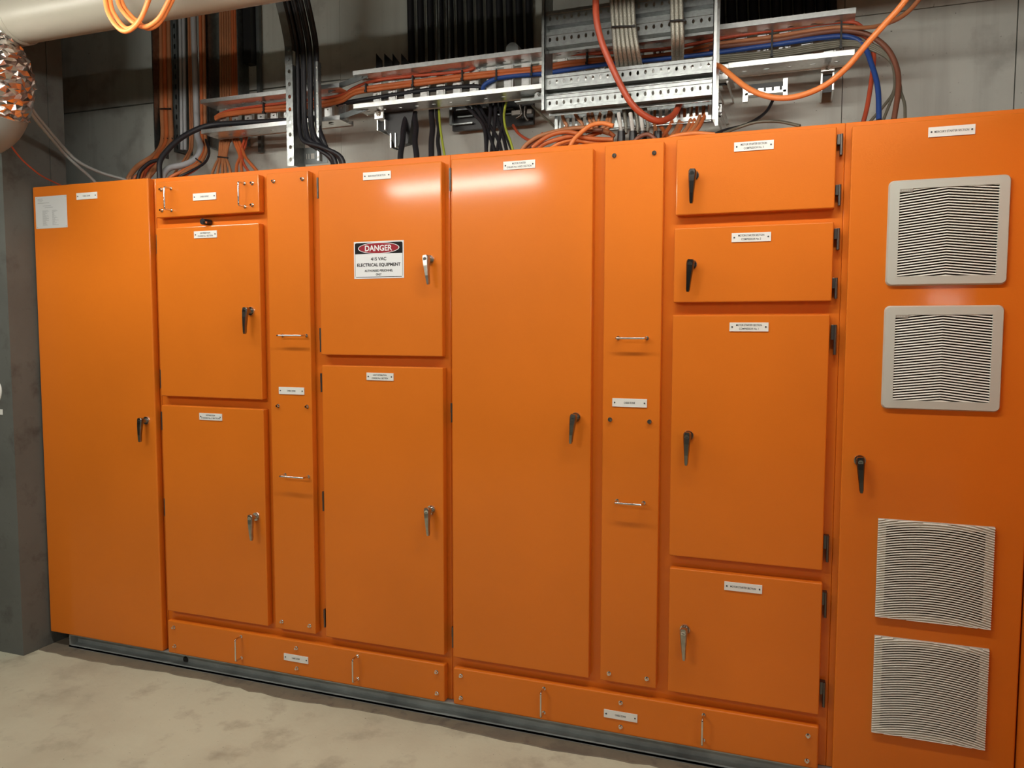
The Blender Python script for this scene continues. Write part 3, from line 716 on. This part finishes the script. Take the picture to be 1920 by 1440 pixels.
# the twin grey conduits
for i, x in enumerate((340, 346.5)):
    cable([(x - 4, -80, .66), (x - 1, 120, .66), (x + 1, 281, .66)], .0085, GY_PIPE, f'{"left" if i == 0 else "right"} of the twin grey conduits above the curved black cable', 'twin grey conduits', 'conduit', 'conduit')
# thin orange pair
for i, x in enumerate((356, 360)):
    cable([(x - 4, -80, .66), (x - 1, 120, .66), (x + 1, 262, .65), (x - 5, 290, .6), (x - 24 + i * 6, 318, .5), (x - 36 + i * 8, 338, .4)], .006, OR_TAN, f'thin tan orange cable, {"left" if i == 0 else "right"} of the pair beside the fat grey conduit', 'thin tan orange pair')
# fat grey conduit sweeping left
cable([(359, -80, .63), (364, 70, .63), (368, 200, .62), (370, 250, .60), (376, 275, .54), (368, 297, .48), (345, 309, .42), (318, 315, .36), (306, 328, .32), (304, 345, .30)], .0145, GY_PIPE, 'fat grey flexible conduit sweeping left into the top of the cabinet', None, 'conduit', 'conduit', 12)
# orange pair following it
for i, (x, e, mt) in enumerate(((378, 0, OR_CAB), (384, 12, OR_TAN))):
    cable([(x - 4, -80, .63), (x - 1, 120, .63), (x + 1, 255, .60), (x + 3, 280, .54), (x - 8, 305, .46), (x - 34, 320, .38), (x - 60 + e, 334, .34), (x - 66 + e, 350, .32)], .0085, mt, f'orange cable, {"upper" if i == 0 else "lower"} of the two hugging the fat grey conduit', 'orange pair hugging the grey conduit')
cable([(386, 262, .58), (392, 285, .52), (384, 305, .44), (356, 322, .36), (332, 334, .32), (326, 348, .3)], .006, BK_CAB, 'thin black cable under the orange pair beside the fat grey conduit')
# black cable arching into the lower ladder
cable([(600, 221, .50), (540, 226, .50), (460, 230, .50), (400, 234, .48), (366, 244, .44), (335, 262, .38), (312, 284, .33), (300, 303, .30), (299, 325, .29), (300, 348, .29)], .0125, BK_CAB, 'thick black cable arching down from the lower ladder into the cabinet', None, n=12)
cable([(300, 299, .34), (281, 305, .33), (264, 320, .32), (259, 334, .31), (258, 350, .31)], .009, BK_CAB, 'short black cable bending left from the base of the thick arching one')
# small orange ends by the cabinet edge
for i, (xa, ya, xb) in enumerate(((272, 318, 252), (284, 310, 270), (291, 312, 279), (352, 322, 322), (366, 318, 338), (249, 322, 244))):
    cable([(xa + 8, ya - 6, .46), (xa, ya, .42), ((xa + xb) / 2 - 2, ya + 9, .38), (xb, 334, .36), (xb - 3, 350, .36)], .0075, (OR_CAB, OR_RED, OR_TAN)[i % 3], f'short orange cable end by the arching black cable, {nth(i, 6) if i < 5 else "the outermost"}', 'orange cable ends by the arching black cable')
# orange fan
for i in range(8):
    x = 414 + i * 4.6
    sp = [386 + 18, 396, 404, 414, 425, 436, 450, 462][i] if False else [398, 408, 417, 424, 433, 443, 454, 486][i]
    mid = [411, 414, 418, 421, 424, 446, 450, 456][i]
    cable([(x - 2, -80, .70), (x, 120, .70), (x + .5, 250, .66), (x + (mid - x) * .4, 268, .58), (mid + (0 if i < 5 else 4), 294, .52), ((mid + sp) / 2, 308, .46), (sp, 326, .40), (sp + (sp - mid) * .3, 345, .36)], .0065 if i < 5 else .0075,
          (OR_TAN if i < 5 else OR_CAB), f'orange cable, {nth(i, 8)} of the fan dropping behind the lower ladder', 'orange cable fan behind the lower ladder')
# extra crossing pair of the fan
cable([(452, 252, .60), (458, 262, .58), (452, 284, .54), (456, 305, .48), (470, 328, .42), (476, 345, .38)], .0065, OR_RED, 'red orange cable crossing right at the edge of the cable fan')
cable([(463, 258, .60), (458, 280, .56), (447, 300, .50), (443, 320, .44), (442, 340, .4)], .0055, OR_RED, 'thin red cable slanting left at the right edge of the cable fan')

# black cables in the curved riser
for i in range(10):
    fx = .318 + (i % 7) * .0165; fy = Yb + .012 + (i // 7) * .024 + .012 * (i % 2)
    P = [(fx, fy - bend(zz) , zz) for zz in (3.69, 3.45, 3.22, 3.05, 2.95, 2.85, 2.76, 2.68, 2.58, 2.48, 2.40)]
    e = at(634 - i * 2.6 + (8 if i < 4 else 0), 309, .30)
    P += [(fx + .012, fy - .01, 2.33), (fx + .045, fy - .03, 2.27), (fx * .45 + e.x * .55, .32 + .005 * i, 2.235), (e.x - .01, .31 + .006 * i, 2.18), (e.x, .31 + .006 * i, 2.09), (e.x, .31 + .006 * i, 2.03)]
    m = MB().tube(P, .0092, 0, 8, 5)
    tag(m.build('cable', BK_CAB), 'black cable running down the curved riser into the cabinet top', 'cable', 'black cables in the curved riser')

# cables inside the long ladder
yc = .53
cable([(408, 216, yc), (430, 207, yc), (470, 201, yc), (540, 192, yc), (600, 185, yc), (640, 178, yc), (668, 163, yc), (700, 152, yc), (760, 144, yc), (840, 137, yc), (880, 131, yc), (893, 124, .545)], .0068, OR_RED, 'upper red orange cable stepping up between the two ladder lengths', 'cables laid in the horizontal ladders')
for i in range(2):
    o_ = i * 6
    cable([(404, 220 + o_ * .6, yc), (418, 214 + o_ * .6, yc), (470, 207 + o_ * .6, yc), (540, 199 + o_, yc), (600, 193 + o_, yc), (640, 184 + o_, yc), (664, 170 + o_, yc), (700, 163 + o_, yc), (800, 150 + o_, yc), (900, 138 + o_, yc), (1000, 128 + o_, yc), (1060, 118 + o_, yc), (1130, 111 + o_, yc), (1230, 105 + o_, yc), (1330, 88 + o_, yc)],
          .0085, OR_CAB, f'{"upper" if i == 0 else "lower"} of the two orange cables tied along the middle of the ladders', 'cables laid in the horizontal ladders')
cable([(632, 196, .55), (690, 186, .55), (780, 172, .55), (840, 165, .55), (900, 163, .55), (905, 178, .56)], .011, BK_CAB, 'black cable along the bottom of the long ladder, ending mid way', 'cables laid in the horizontal ladders')
cable([(905, 176, .55), (908, 160, yc), (930, 148, yc), (965, 142, yc), (1010, 139, yc), (1070, 130, yc), (1135, 120, yc), (1220, 112, yc), (1340, 99, yc), (1450, 84, yc), (1540, 71, yc), (1590, 69, yc), (1618, 84, yc), (1634, 120, .50), (1646, 165, .46), (1648, 225, .42)], .0095, BL_CAB, 'blue cable running through the long ladder and down to the right', 'cables laid in the horizontal ladders')
cable([(1050, 103, .545), (1090, 101, yc), (1180, 97, yc), (1260, 90, yc), (1340, 74, yc), (1400, 64, yc), (1480, 53, yc), (1560, 42, yc), (1600, 42, yc), (1616, 50, .54)], .0068, OR_RED, 'top red orange cable in the right half of the long ladder', 'cables laid in the horizontal ladders')
cable([(1300, 92, yc), (1340, 83, yc), (1440, 70, yc), (1560, 52, yc), (1620, 52, .50), (1660, 45, .40), (1700, 24, .30), (1738, -22, .24)], .0075, OR_TAN, 'tan orange cable leaving the long ladder and rising to the top right')
cable([(1300, 98, yc), (1340, 89, yc), (1440, 78, yc), (1540, 61, yc), (1590, 58, yc), (1630, 66, .52), (1664, 92, .50), (1682, 130, .48), (1684, 170, .45), (1676, 225, .42)], .0095, BROWN, 'thick brown cable curving out of the long ladder and down')
cable([(1590, 59, .55), (1625, 70, .54), (1638, 100, .53), (1634, 150, .50), (1626, 200, .46), (1618, 232, .44)], .0082, OR_RED, 'red orange cable hanging at the right, left of the blue one')
for i in range(4):
    e = [(1628, 232), (1655, 228), (1697, 222), (1672, 226)][i]; o_ = i * 3.6
    cable([(1335, 106 + o_, yc), (1400, 101 + o_, yc), (1470, 93 + o_, yc), (1550, 80 + o_, yc), (1600, 77 + o_ * .8, yc), (1640, 85 + o_, .52), (1668, 108 + o_ * .5, .50), (1677 + i * 1.5, 140, .48), ((1676 if i < 2 else 1686) + i, 170, .46), ((1660, 1668, 1696, 1682)[i], 195, .44), (*e, .42)],
          .0052, OLIVE, f'olive grey cable, {("the one", "the second one", "the outermost one", "the third one")[i]} looping down at the far right from the ladder', 'olive grey cables at the right')
# dark vertical cable curtain behind
for i in range(13):
    x = 772 + i * 18.5
    cable([(x - 5, -95, .732), (x - 2, 20, .732), (x, 122 - i * 1.5, .732)], .017, BK_CAB, 'thick black cable running up the shaded wall behind the long ladder', 'black cables on the shaded wall', n=8)
for i in range(11):
    x = 1350 + i * 21
    cable([(x - 2, -120, .731), (x, 10, .731), (x + 2, 60 - i * 3, .731)], .018, BK_CAB, 'thick black cable on the shaded wall right of the upright ladder', 'black cables right of the upright ladder', n=8)
for i, x in enumerate((824, 843)):
    cable([(x - 2, -95, .66), (x, 115, .66)], .006, GALV, f'{"left" if i == 0 else "right"} of the two thin steel rods on the black cables', 'thin steel rods', 'threaded_rod', 'rod')

# thick black cables entering the cabinet
for i, (a, b, c, r) in enumerate(((762, 755, 751, .0125), (777, 778, 781, .0125), (809, 809, 809, .0125), (819, 821, 824, .0085), (740 + 47, 0, 0, 0))):
    if r: cable([(a, 185, .60), (a, 215, .58), (b + 2, 240, .54), (b, 265, .50), (c, 290, .46), (c, 312, .44)], r, BK_CAB, f'thick black cable, {nth(i, 4)} of four dropping into the section with the danger sign', 'thick black cables above the danger sign section', n=12)
cable([(823, 205, .58), (825, 235, .54), (830, 270, .48), (836, 305, .44)], .0052, YG_CAB, 'green yellow earth wire beside the four thick black cables')
TB = [[(866, 190), (890, 215), (908, 240), (912, 290)], [(880, 188), (900, 215), (916, 250), (930, 290)], [(921, 185), (918, 225), (914, 255), (911, 290)], [(930, 185), (928, 230), (924, 262), (921, 290)],
      [(946, 188), (944, 225), (936, 262), (931, 290)], [(925, 200), (936, 235), (945, 262), (951, 290)], [(938, 190), (941, 225), (951, 258), (963, 288)], [(893, 190), (914, 228), (934, 262), (941, 290)]]
for i, p in enumerate(TB):
    cable([(x, y, .62 - .05 * k) for k, (x, y) in enumerate(p)] + [(p[-1][0], p[-1][1] + 15, .46)], .0078, BK_CAB, 'thin black cable in the crossing bunch left of the upright ladder', 'crossing bunch of thin black cables')
cable([(950, 188, .60), (945, 215, .56), (948, 240, .52), (957, 265, .48), (966, 296, .46)], .0052, YG_CAB, 'green yellow earth wire in the crossing bunch of thin black cables')
cable([(938, 283, .4), (904, 284, .4)], .002, BK_CAB, 'tiny black wire end at the cabinet top') if False else None
cable([(962, 235, .60), (972, 250, .55), (990, 262, .46), (1004, 262, .42), (1018, 250, .40)], .006, OR_RED, 'short red orange cable hooking in under the upright ladder from the left')

# braided cables on the upright ladder
for i in range(6):
    x = 1150.5 + i * 7.8; d = [0, 1, 2, 4, 6, 8][i]
    cable([(x - 6, -70, .265), (x - 3, 10, .268), (x, 55, .27), (x + 3 + d * .3, 90, .275), (x + 8 + d * .4, 126, .33), (x + 9 + d * .3, 160, .36), (x + 10, 205, .38)], .0085, BRAID, f'grey braided cable, {nth(i, 6)} of six down the middle of the upright ladder', 'six braided cables')
for i in range(3):
    x = 1261.5 + i * 8.2
    cable([(x - 3, -70, .265), (x - 1, 10, .268), (x, 42, .27), (x + 1, 78, .29), (x + 2 - i, 110, .36), (x + 2, 150, .38)], .0085, BRAID, f'grey braided cable, {("left", "middle", "right")[i]} of three on the right of the upright ladder', 'three braided cables')
# white sleeves with black glands
for i, x in enumerate((1165, 1187, 1206, 1234)):
    r = thing('cable_gland', at(x, 262, .34), f'black cable gland with white sleeve, {nth(i, 4)} of four under the upright ladder' if i < 3 else 'black cable gland without a sleeve, rightmost of four under the upright ladder', 'cable gland', 'cable glands under the upright ladder')
    p = at(x, 250, .34)
    MB().cyl((p.x, p.y, ZT - .005), (0, 0, 1), .017, p.z - ZT + .012, 0, 14, .014).build('gland_nut', BLACKP, r)
    if i < 3:
        q = at(x - 5, 212, .36)
        MB().tube([p, (p.x * .5 + q.x * .5, .35, p.z * .5 + q.z * .5), q], .0072, 0, 10, 4).build('sleeve', SLEEVE, r)
        MB().tube([(p.x + .014, .35, p.z), (p.x + .012, .36, p.z * .5 + q.z * .5), (q.x + .014, .38, q.z + .02)], .0068, 0, 8, 4).build('braid', BRAID, r)
# orange cables below the ladder, right group
RG = [(1270, 200, 1262, 225, 1230, 268), (1278, 198, 1275, 225, 1250, 266), (1283, 205, 1279, 228, 1258, 264), (1300, 193, 1296, 222, 1270, 262), (1306, 193, 1303, 222, 1279, 262), (1320, 192, 1314, 215, 1284, 260), (1326, 190, 1322, 215, 1292, 260), (1229, 205, 1227, 228, 1222, 266), (1232, 212, 1238, 236, 1252, 268)]
for i, (a, b, c, d, e, f) in enumerate(RG):
    cable([(a, b, .46), (a - 1, (b + d) / 2, .45), (c, d, .43), ((c + e) / 2 + 4, (d + f) / 2, .39), (e, f, .35), (e - 6, f + 14, .33)], .0078, OR_TAN if i % 2 else OR_CAB,
          'orange cable fanning down right of the white sleeves under the upright ladder', 'orange cables right of the white sleeves')
# left group curling through the slotted rail
LG = [(1055, 218, 1062, 238), (1078, 212, 1092, 236), (1103, 215, 1108, 236), (1110, 214, 1116, 236), (1125, 215, 1120, 236), (1142, 212, 1135, 236), (1146, 213, 1142, 238)]
for i, (a, b, c, d) in enumerate(LG):
    cable([(a + 1, b - 8, .45), (a, b, .42), ((a + c) / 2, (b + d) / 2, .40), (c, d, .40), (c - 18, d + 12, .40)], .0068, OR_TAN, 'short tan orange cable poking out through the slotted rail', 'cable stubs through the slotted rail')
# heap of orange cables on the cabinet top
HP = [
 [(1150, 236), (1130, 231), (1108, 235), (1090, 248), (1076, 262), (1068, 276)],
 [(1084, 251), (1062, 247), (1036, 252), (1014, 264), (998, 277)],
 [(1150, 262), (1110, 260), (1075, 255), (1046, 261), (1020, 270), (1008, 280)],
 [(1140, 266), (1104, 266), (1074, 262), (1050, 268), (1034, 278)],
 [(1112, 240), (1080, 240), (1044, 246), (1010, 256), (988, 270), (978, 282)],
 [(1130, 244), (1096, 244), (1060, 247), (1024, 254), (1000, 268), (986, 282)],
 [(1142, 250), (1118, 243), (1090, 240), (1064, 243), (1040, 250)],
 [(1152, 256), (1136, 246), (1118, 250), (1098, 258), (1080, 268), (1072, 276)],
 [(1104, 268), (1082, 265), (1062, 270), (1050, 277)],
 [(1230, 262), (1216, 252), (1200, 256), (1188, 266)],
 [(1340, 252), (1300, 250), (1262, 256), (1244, 266)]]
for i, p in enumerate(HP):
    cable([(x, y, .30 + (i * 37 % 9) * .014) for x, y in p], .0085 if i < 8 else .0075, (OR_BRI, OR_CAB, OR_CAB, OR_BRI, OR_TAN, BROWN, OR_TAN, OR_CAB, OR_CAB, BROWN, OR_BRI)[i],
          'orange cable in the loose heap on the cabinet top under the upright ladder', 'loose heap of orange cables')
# hanging loops
cable([(1118, -40, .18), (1117, 5, .18), (1119, 40, .18), (1128, 78, .19), (1145, 120, .20), (1165, 162, .21), (1184, 194, .22), (1208, 216, .24), (1236, 227, .27), (1260, 218, .33), (1271, 202, .38), (1277, 182, .42)], .0115, OR_RED, 'thick red orange cable looping down across the front of the upright ladder', n=12)
cable([(1338, 121, .36), (1352, 126, .33), (1372, 142, .29), (1400, 164, .25), (1430, 178, .22), (1465, 184, .20), (1505, 178, .18), (1550, 158, .16), (1590, 124, .14), (1624, 84, .12), (1660, 44, .10), (1692, 8, .08), (1718, -32, .06)], .0095, OR_BRI, 'orange cable hanging in a deep loop and rising to the top right corner', n=12)
cable([(1450, 186, .60), (1440, 205, .56), (1424, 220, .50), (1398, 234, .44), (1360, 244, .36), (1340, 252, .33)], .0058, BK_CAB, 'thin black cable sagging from the U bracket to the cabinet top')
cable([(1500, 236, .30), (1460, 228, .34), (1420, 229, .36), (1388, 238, .36), (1356, 250, .33)], .0055, OLIVE, 'thin grey cable arched flat on the cabinet top right of the upright ladder')
cable([(998, 198, .62), (1015, 215, .58), (1040, 238, .5), (1046, 250, .46)], .005, OLIVE, 'thin dark cable slanting down at the left foot of the upright ladder')
# grey and red cables at far left
cable([(38, 165, -.30), (60, 205, -.20), (86, 238, -.06), (122, 280, .10), (150, 305, .16), (190, 324, .24), (236, 338, .32), (248, 350, .34)], .0072, GY_CAB, 'upper grey cable sagging from the foil pipe to the left cabinet top', 'two grey cables from the foil pipe')
cable([(36, 172, -.30), (58, 212, -.20), (84, 245, -.06), (118, 285, .10), (144, 310, .16), (168, 331, .22), (186, 350, .26)], .0072, GY_CAB, 'lower grey cable sagging from the foil pipe to the left cabinet top', 'two grey cables from the foil pipe')
cable([(6, 244, -.30), (20, 272, -.24), (42, 300, -.16), (74, 327, -.03), (100, 341, .06), (124, 352, .12)], .0035, OR_RED, 'thin red cable hanging by the column behind the left door')

# cable ties
def tie(px, py0, py1, Y, vert=True, label='', w=.006, dx=4):
    a = at(px, py0, Y); b = at(px + (0 if vert else 0), py1, Y); m = MB()
    m.box(a.x - w / 2, a.x + w / 2, Y, Y + .02, b.z, a.z); m.box(a.x - w * .8, a.x + w * .8, Y - .004, Y, b.z - .002, b.z + .008)
    tag(m.build('cable_tie', BLACKP), label, 'cable tie', 'black cable ties')
for x, a, b, l in ((685, 156, 172, 'left end of the long ladder'), (773, 141, 162, 'long ladder above the thick black cables'), (866, 131, 150, 'long ladder left of the blue cable'), (930, 130, 149, 'long ladder at the start of the blue cable'),
                   (996, 121, 141, 'long ladder just left of the upright ladder'), (1100, 98, 120, 'cables seen between the rungs of the upright ladder'), (493, 192, 212, 'lower left ladder length'), (1448, 55, 105, 'cable row right of the upright ladder'), (1578, 38, 90, 'cable row at the right end of the long ladder')):
    tie(x, a, b, .515, True, f'black cable tie on the {l}')
def htie(x0, x1, y, Y, label, h=.006, sl=0):
    a = at(x0, y, Y); b = at(x1, y + sl, Y); m = MB(); m.tube([a, (a + b) / 2 + Vector((0, -.004, 0)), b], h * .6, 0, 6, 3); m.cyl(b, (0, -1, 0), .005, .004, 0, 8)
    tag(m.build('cable_tie', BLACKP), label, 'cable tie', 'black cable ties')
htie(1147, 1189, 51, .255, 'black cable tie round the six braided cables', sl=-2); htie(1256, 1283, 40, .255, 'black cable tie round the three braided cables', sl=-2)
htie(302, 323, 260, .60, 'black cable tie low on the far left orange trio'); htie(300, 320, 204, .62, 'black cable tie higher on the far left orange trio')
htie(408, 427, 294, .50, 'black cable tie pinching the left part of the orange fan', sl=2); htie(367, 377, 297, .43, 'black cable tie by the bend of the fat grey conduit', sl=7)

# ------------------------------------------------------------------ pipe, coil, foil pipe at the top left
d = RW @ Vector(((280 - 960) / F_PX, 1.0, (720 - 45) / F_PX)); k = d.z / d.y
PY, PR = -0.30, 0.100
PZ = CAM.z + (PY - CAM.y) * k + PR * math.sqrt(1 + k * k)
root = thing('pipe', (-0.5, PY, PZ - PR), 'large cream PVC pipe crossing the top left corner', 'pipe')
xa = at(22, 60, PY).x
XE = 1.9
MB().tube([(xa, PY, PZ), (xa + .5, PY, PZ), (4.6, PY, PZ)], PR, 0, 64, 1).build('pipe_barrel', PVC, root)
m = MB(); m.cyl((xa - .75, PY, PZ), (1, 0, 0), PR + .006, .80, 0, 64); m.cyl((xa + .05, PY, PZ), (1, 0, 0), PR + .006, .012, 0, 64, PR + .001)
m.build('coupling', PVC, root)
# pipe hangers keep it up
for q, x in enumerate((XE - .3, xa - .5)):
    m = MB(); m.tube([(x, PY + (PR + .010) * math.sin(t), PZ + (PR + .010) * math.cos(t)) for t in [i * 2 * PI / 16 for i in range(17)]], .004, 0, 6, 1, caps=False)
    m.cyl((x, PY, PZ + PR + .008), (0, 0, 1), .005, 3.7 - PZ - PR - .008, 0, 8)
    tag(m.build('pipe_hanger', GALV), ('steel hanger ring holding the cream pipe, right one', 'steel hanger ring holding the cream pipe, left one')[q], 'hanger', 'pipe hangers')
# coiled orange cable
yk = PY - PR - .06
C1 = [[(196, -40), (199, 10), (210, 38), (226, 56), (240, 58), (256, 46), (270, 22), (281, -12), (284, -40)],
      [(204, -40), (208, 10), (220, 36), (236, 53), (250, 50), (264, 34), (276, 8), (286, -20)],
      [(214, -40), (222, 5), (234, 26), (250, 42), (266, 50), (280, 48), (298, 34), (312, 10), (322, -14), (328, -40)],
      [(220, -40), (229, 5), (244, 28), (262, 44), (276, 53), (292, 48), (306, 32), (318, 10), (330, -14)]]
CO = bpy.data.objects.new('cable_coil', None); COL.objects.link(CO); CO.location = at(255, -30, yk)
tag(CO, 'coil of bright orange cable hanging in front of the cream pipe', 'cable coil')
for i, p in enumerate(C1):
    q = [at(x, y, yk + .012 * (i - 1.5)) for x, y in p]; c_ = (q[0].x + q[-1].x) / 2; zt = PZ + PR + .05 + .012 * i; w_ = abs(q[-1].x - q[0].x) * .5
    zt += .08; q += [q[-1] + (q[-1] - q[-2]) * .5, Vector((c_ + w_ * .75, yk + .01 * i, zt - .05)), Vector((c_ + w_ * .3, yk + .01 * i, zt)), Vector((c_ - w_ * .3, yk + .01 * i, zt)), Vector((c_ - w_ * .8, yk + .01 * i, zt - .05)), q[0] + (q[0] - q[1]) * .5, q[0]]
    MB().tube(q, .0078, 0, 10, 6, caps=False).build('cable_loop', OR_BRI, CO)
MB().tube([(CO.location.x, yk + .02, PZ + PR + .12), (CO.location.x, yk + .02, PZ + PR + .22), (CO.location.x, yk + .02, 3.698)], .003, 0, 6, 1).build('hanging_string', BLACKP, CO)
# insulated foil pipe
root = thing('insulated_pipe', at(-10, 245, -.36), 'crinkled silver foil-wrapped pipe bend at the left edge under the cream pipe', 'insulated pipe')
yy = -.36
MB().tube([at(-18, 58, yy), at(-17, 78, yy), at(-14, 100, yy), at(-12, 130, yy), at(-16, 165, yy), at(-26, 196, yy)], .1, 0, 44, 9, radii=[.07, .08, .105, .135, .145, .145]).crinkle(.0075).build('foil_wrap', FOIL, root)
MB().tube([at(-24, 190, yy), at(-34, 214, yy), at(-52, 236, yy)], .1, 0, 28, 6, radii=[.150, .147, .135]).build('tape_band', TAPE, root)

# ------------------------------------------------------------------ lights
def lampmat(name, strength, col=(1, .965, .88)):
    m = bpy.data.materials.new(name); m.use_nodes = True; b = m.node_tree.nodes['Principled BSDF']
    b.inputs['Base Color'].default_value = (.8, .8, .8, 1); b.inputs['Emission Color'].default_value = (*col, 1); b.inputs['Emission Strength'].default_value = strength
    return m
def batten(x, y, z, L, strength, label, rz=0.0, r_=.045):
    """batten lamp with a half-round diffuser under an opaque body of the same width"""
    r = thing('batten_lamp', (x, y, z), label, 'lamp', 'hanging batten lamps'); r.rotation_euler.z = rz
    def child(mb, n, m):
        o = mb.build(n, m, r); o.matrix_parent_inverse = Matrix.Identity(4); o.location = (0, 0, 0)
    child(MB().box(-L / 2 - .02, L / 2 + .02, -r_ - .002, r_ + .002, .0, .06), 'lamp_body', WHITEP)
    m = MB(); n = 14
    ring = [(r_ * math.cos(PI + PI * k / n), r_ * math.sin(PI + PI * k / n)) for k in range(n + 1)]
    m.add([(-L / 2, a, b) for a, b in ring] + [(L / 2, a, b) for a, b in ring], [(k, k + 1, k + n + 2, k + n + 1) for k in range(n)] + [tuple(range(n, -1, -1)), tuple(range(n + 1, 2 * n + 2))], 0)
    child(m, 'diffuser', lampmat('lit_diffuser', strength))
    for s in (-1, 1): child(MB().cyl((s * L * .4, 0, .06), (0, 0, 1), .004, 3.7 - z - .06, 0, 8), 'suspension_rod', GALV)
batten(2.22, -0.84, 2.56, 1.2, 33, 'batten lamp hanging close in front of the switchboard, rightmost of the row of three')
batten(0.96, -0.84, 2.56, 1.2, 16, 'batten lamp hanging close in front of the switchboard, middle of the row of three')
batten(-0.27, -0.84, 2.56, 1.2, 31, 'batten lamp hanging close in front of the switchboard, leftmost of the row of three')
batten(-0.22, -3.35, 2.64, 1.35, 72, 'batten lamp hanging farther left behind the viewer', rz=.12)
batten(4.9, -4.6, 2.50, 1.35, 66, 'added fill lamp, a batten hanging far right behind the viewer')  # added fill light, placed where it leaves no glare on the doors
for x, z, l in ((3.74, 1.78, 'right'), (3.90, 1.755, 'left')):
    r = thing('bulkhead_lamp', (x, -6.99, z), f'small round bulkhead lamp on the wall behind the viewer, {l} one', 'lamp', 'bulkhead lamps')
    for mb, n_, m_ in ((MB().cyl((0, -.008, 0), (0, 1, 0), .05, .02, 0, 20), 'lamp_body', WHITEP), (MB().cyl((0, .012, 0), (0, 1, 0), .036, .03, 0, 20, .022), 'diffuser', lampmat('lit_bulkhead', 60))):
        o = mb.build(n_, m_, r); o.matrix_parent_inverse = Matrix.Identity(4); o.location = (0, 0, 0)

wd = bpy.data.worlds.new('world'); S.world = wd; wd.use_nodes = True
wd.node_tree.nodes['Background'].inputs[0].default_value = (.5, .5, .5, 1); wd.node_tree.nodes['Background'].inputs[1].default_value = .2
S.view_settings.view_transform = 'Standard'; S.view_settings.look = 'None'; S.view_settings.gamma = 1; S.view_settings.use_curve_mapping = False
S.view_settings.exposure = 0.53
S.render.film_transparent = False
S.cycles.max_bounces = 7; S.cycles.diffuse_bounces = 4; S.cycles.glossy_bounces = 3
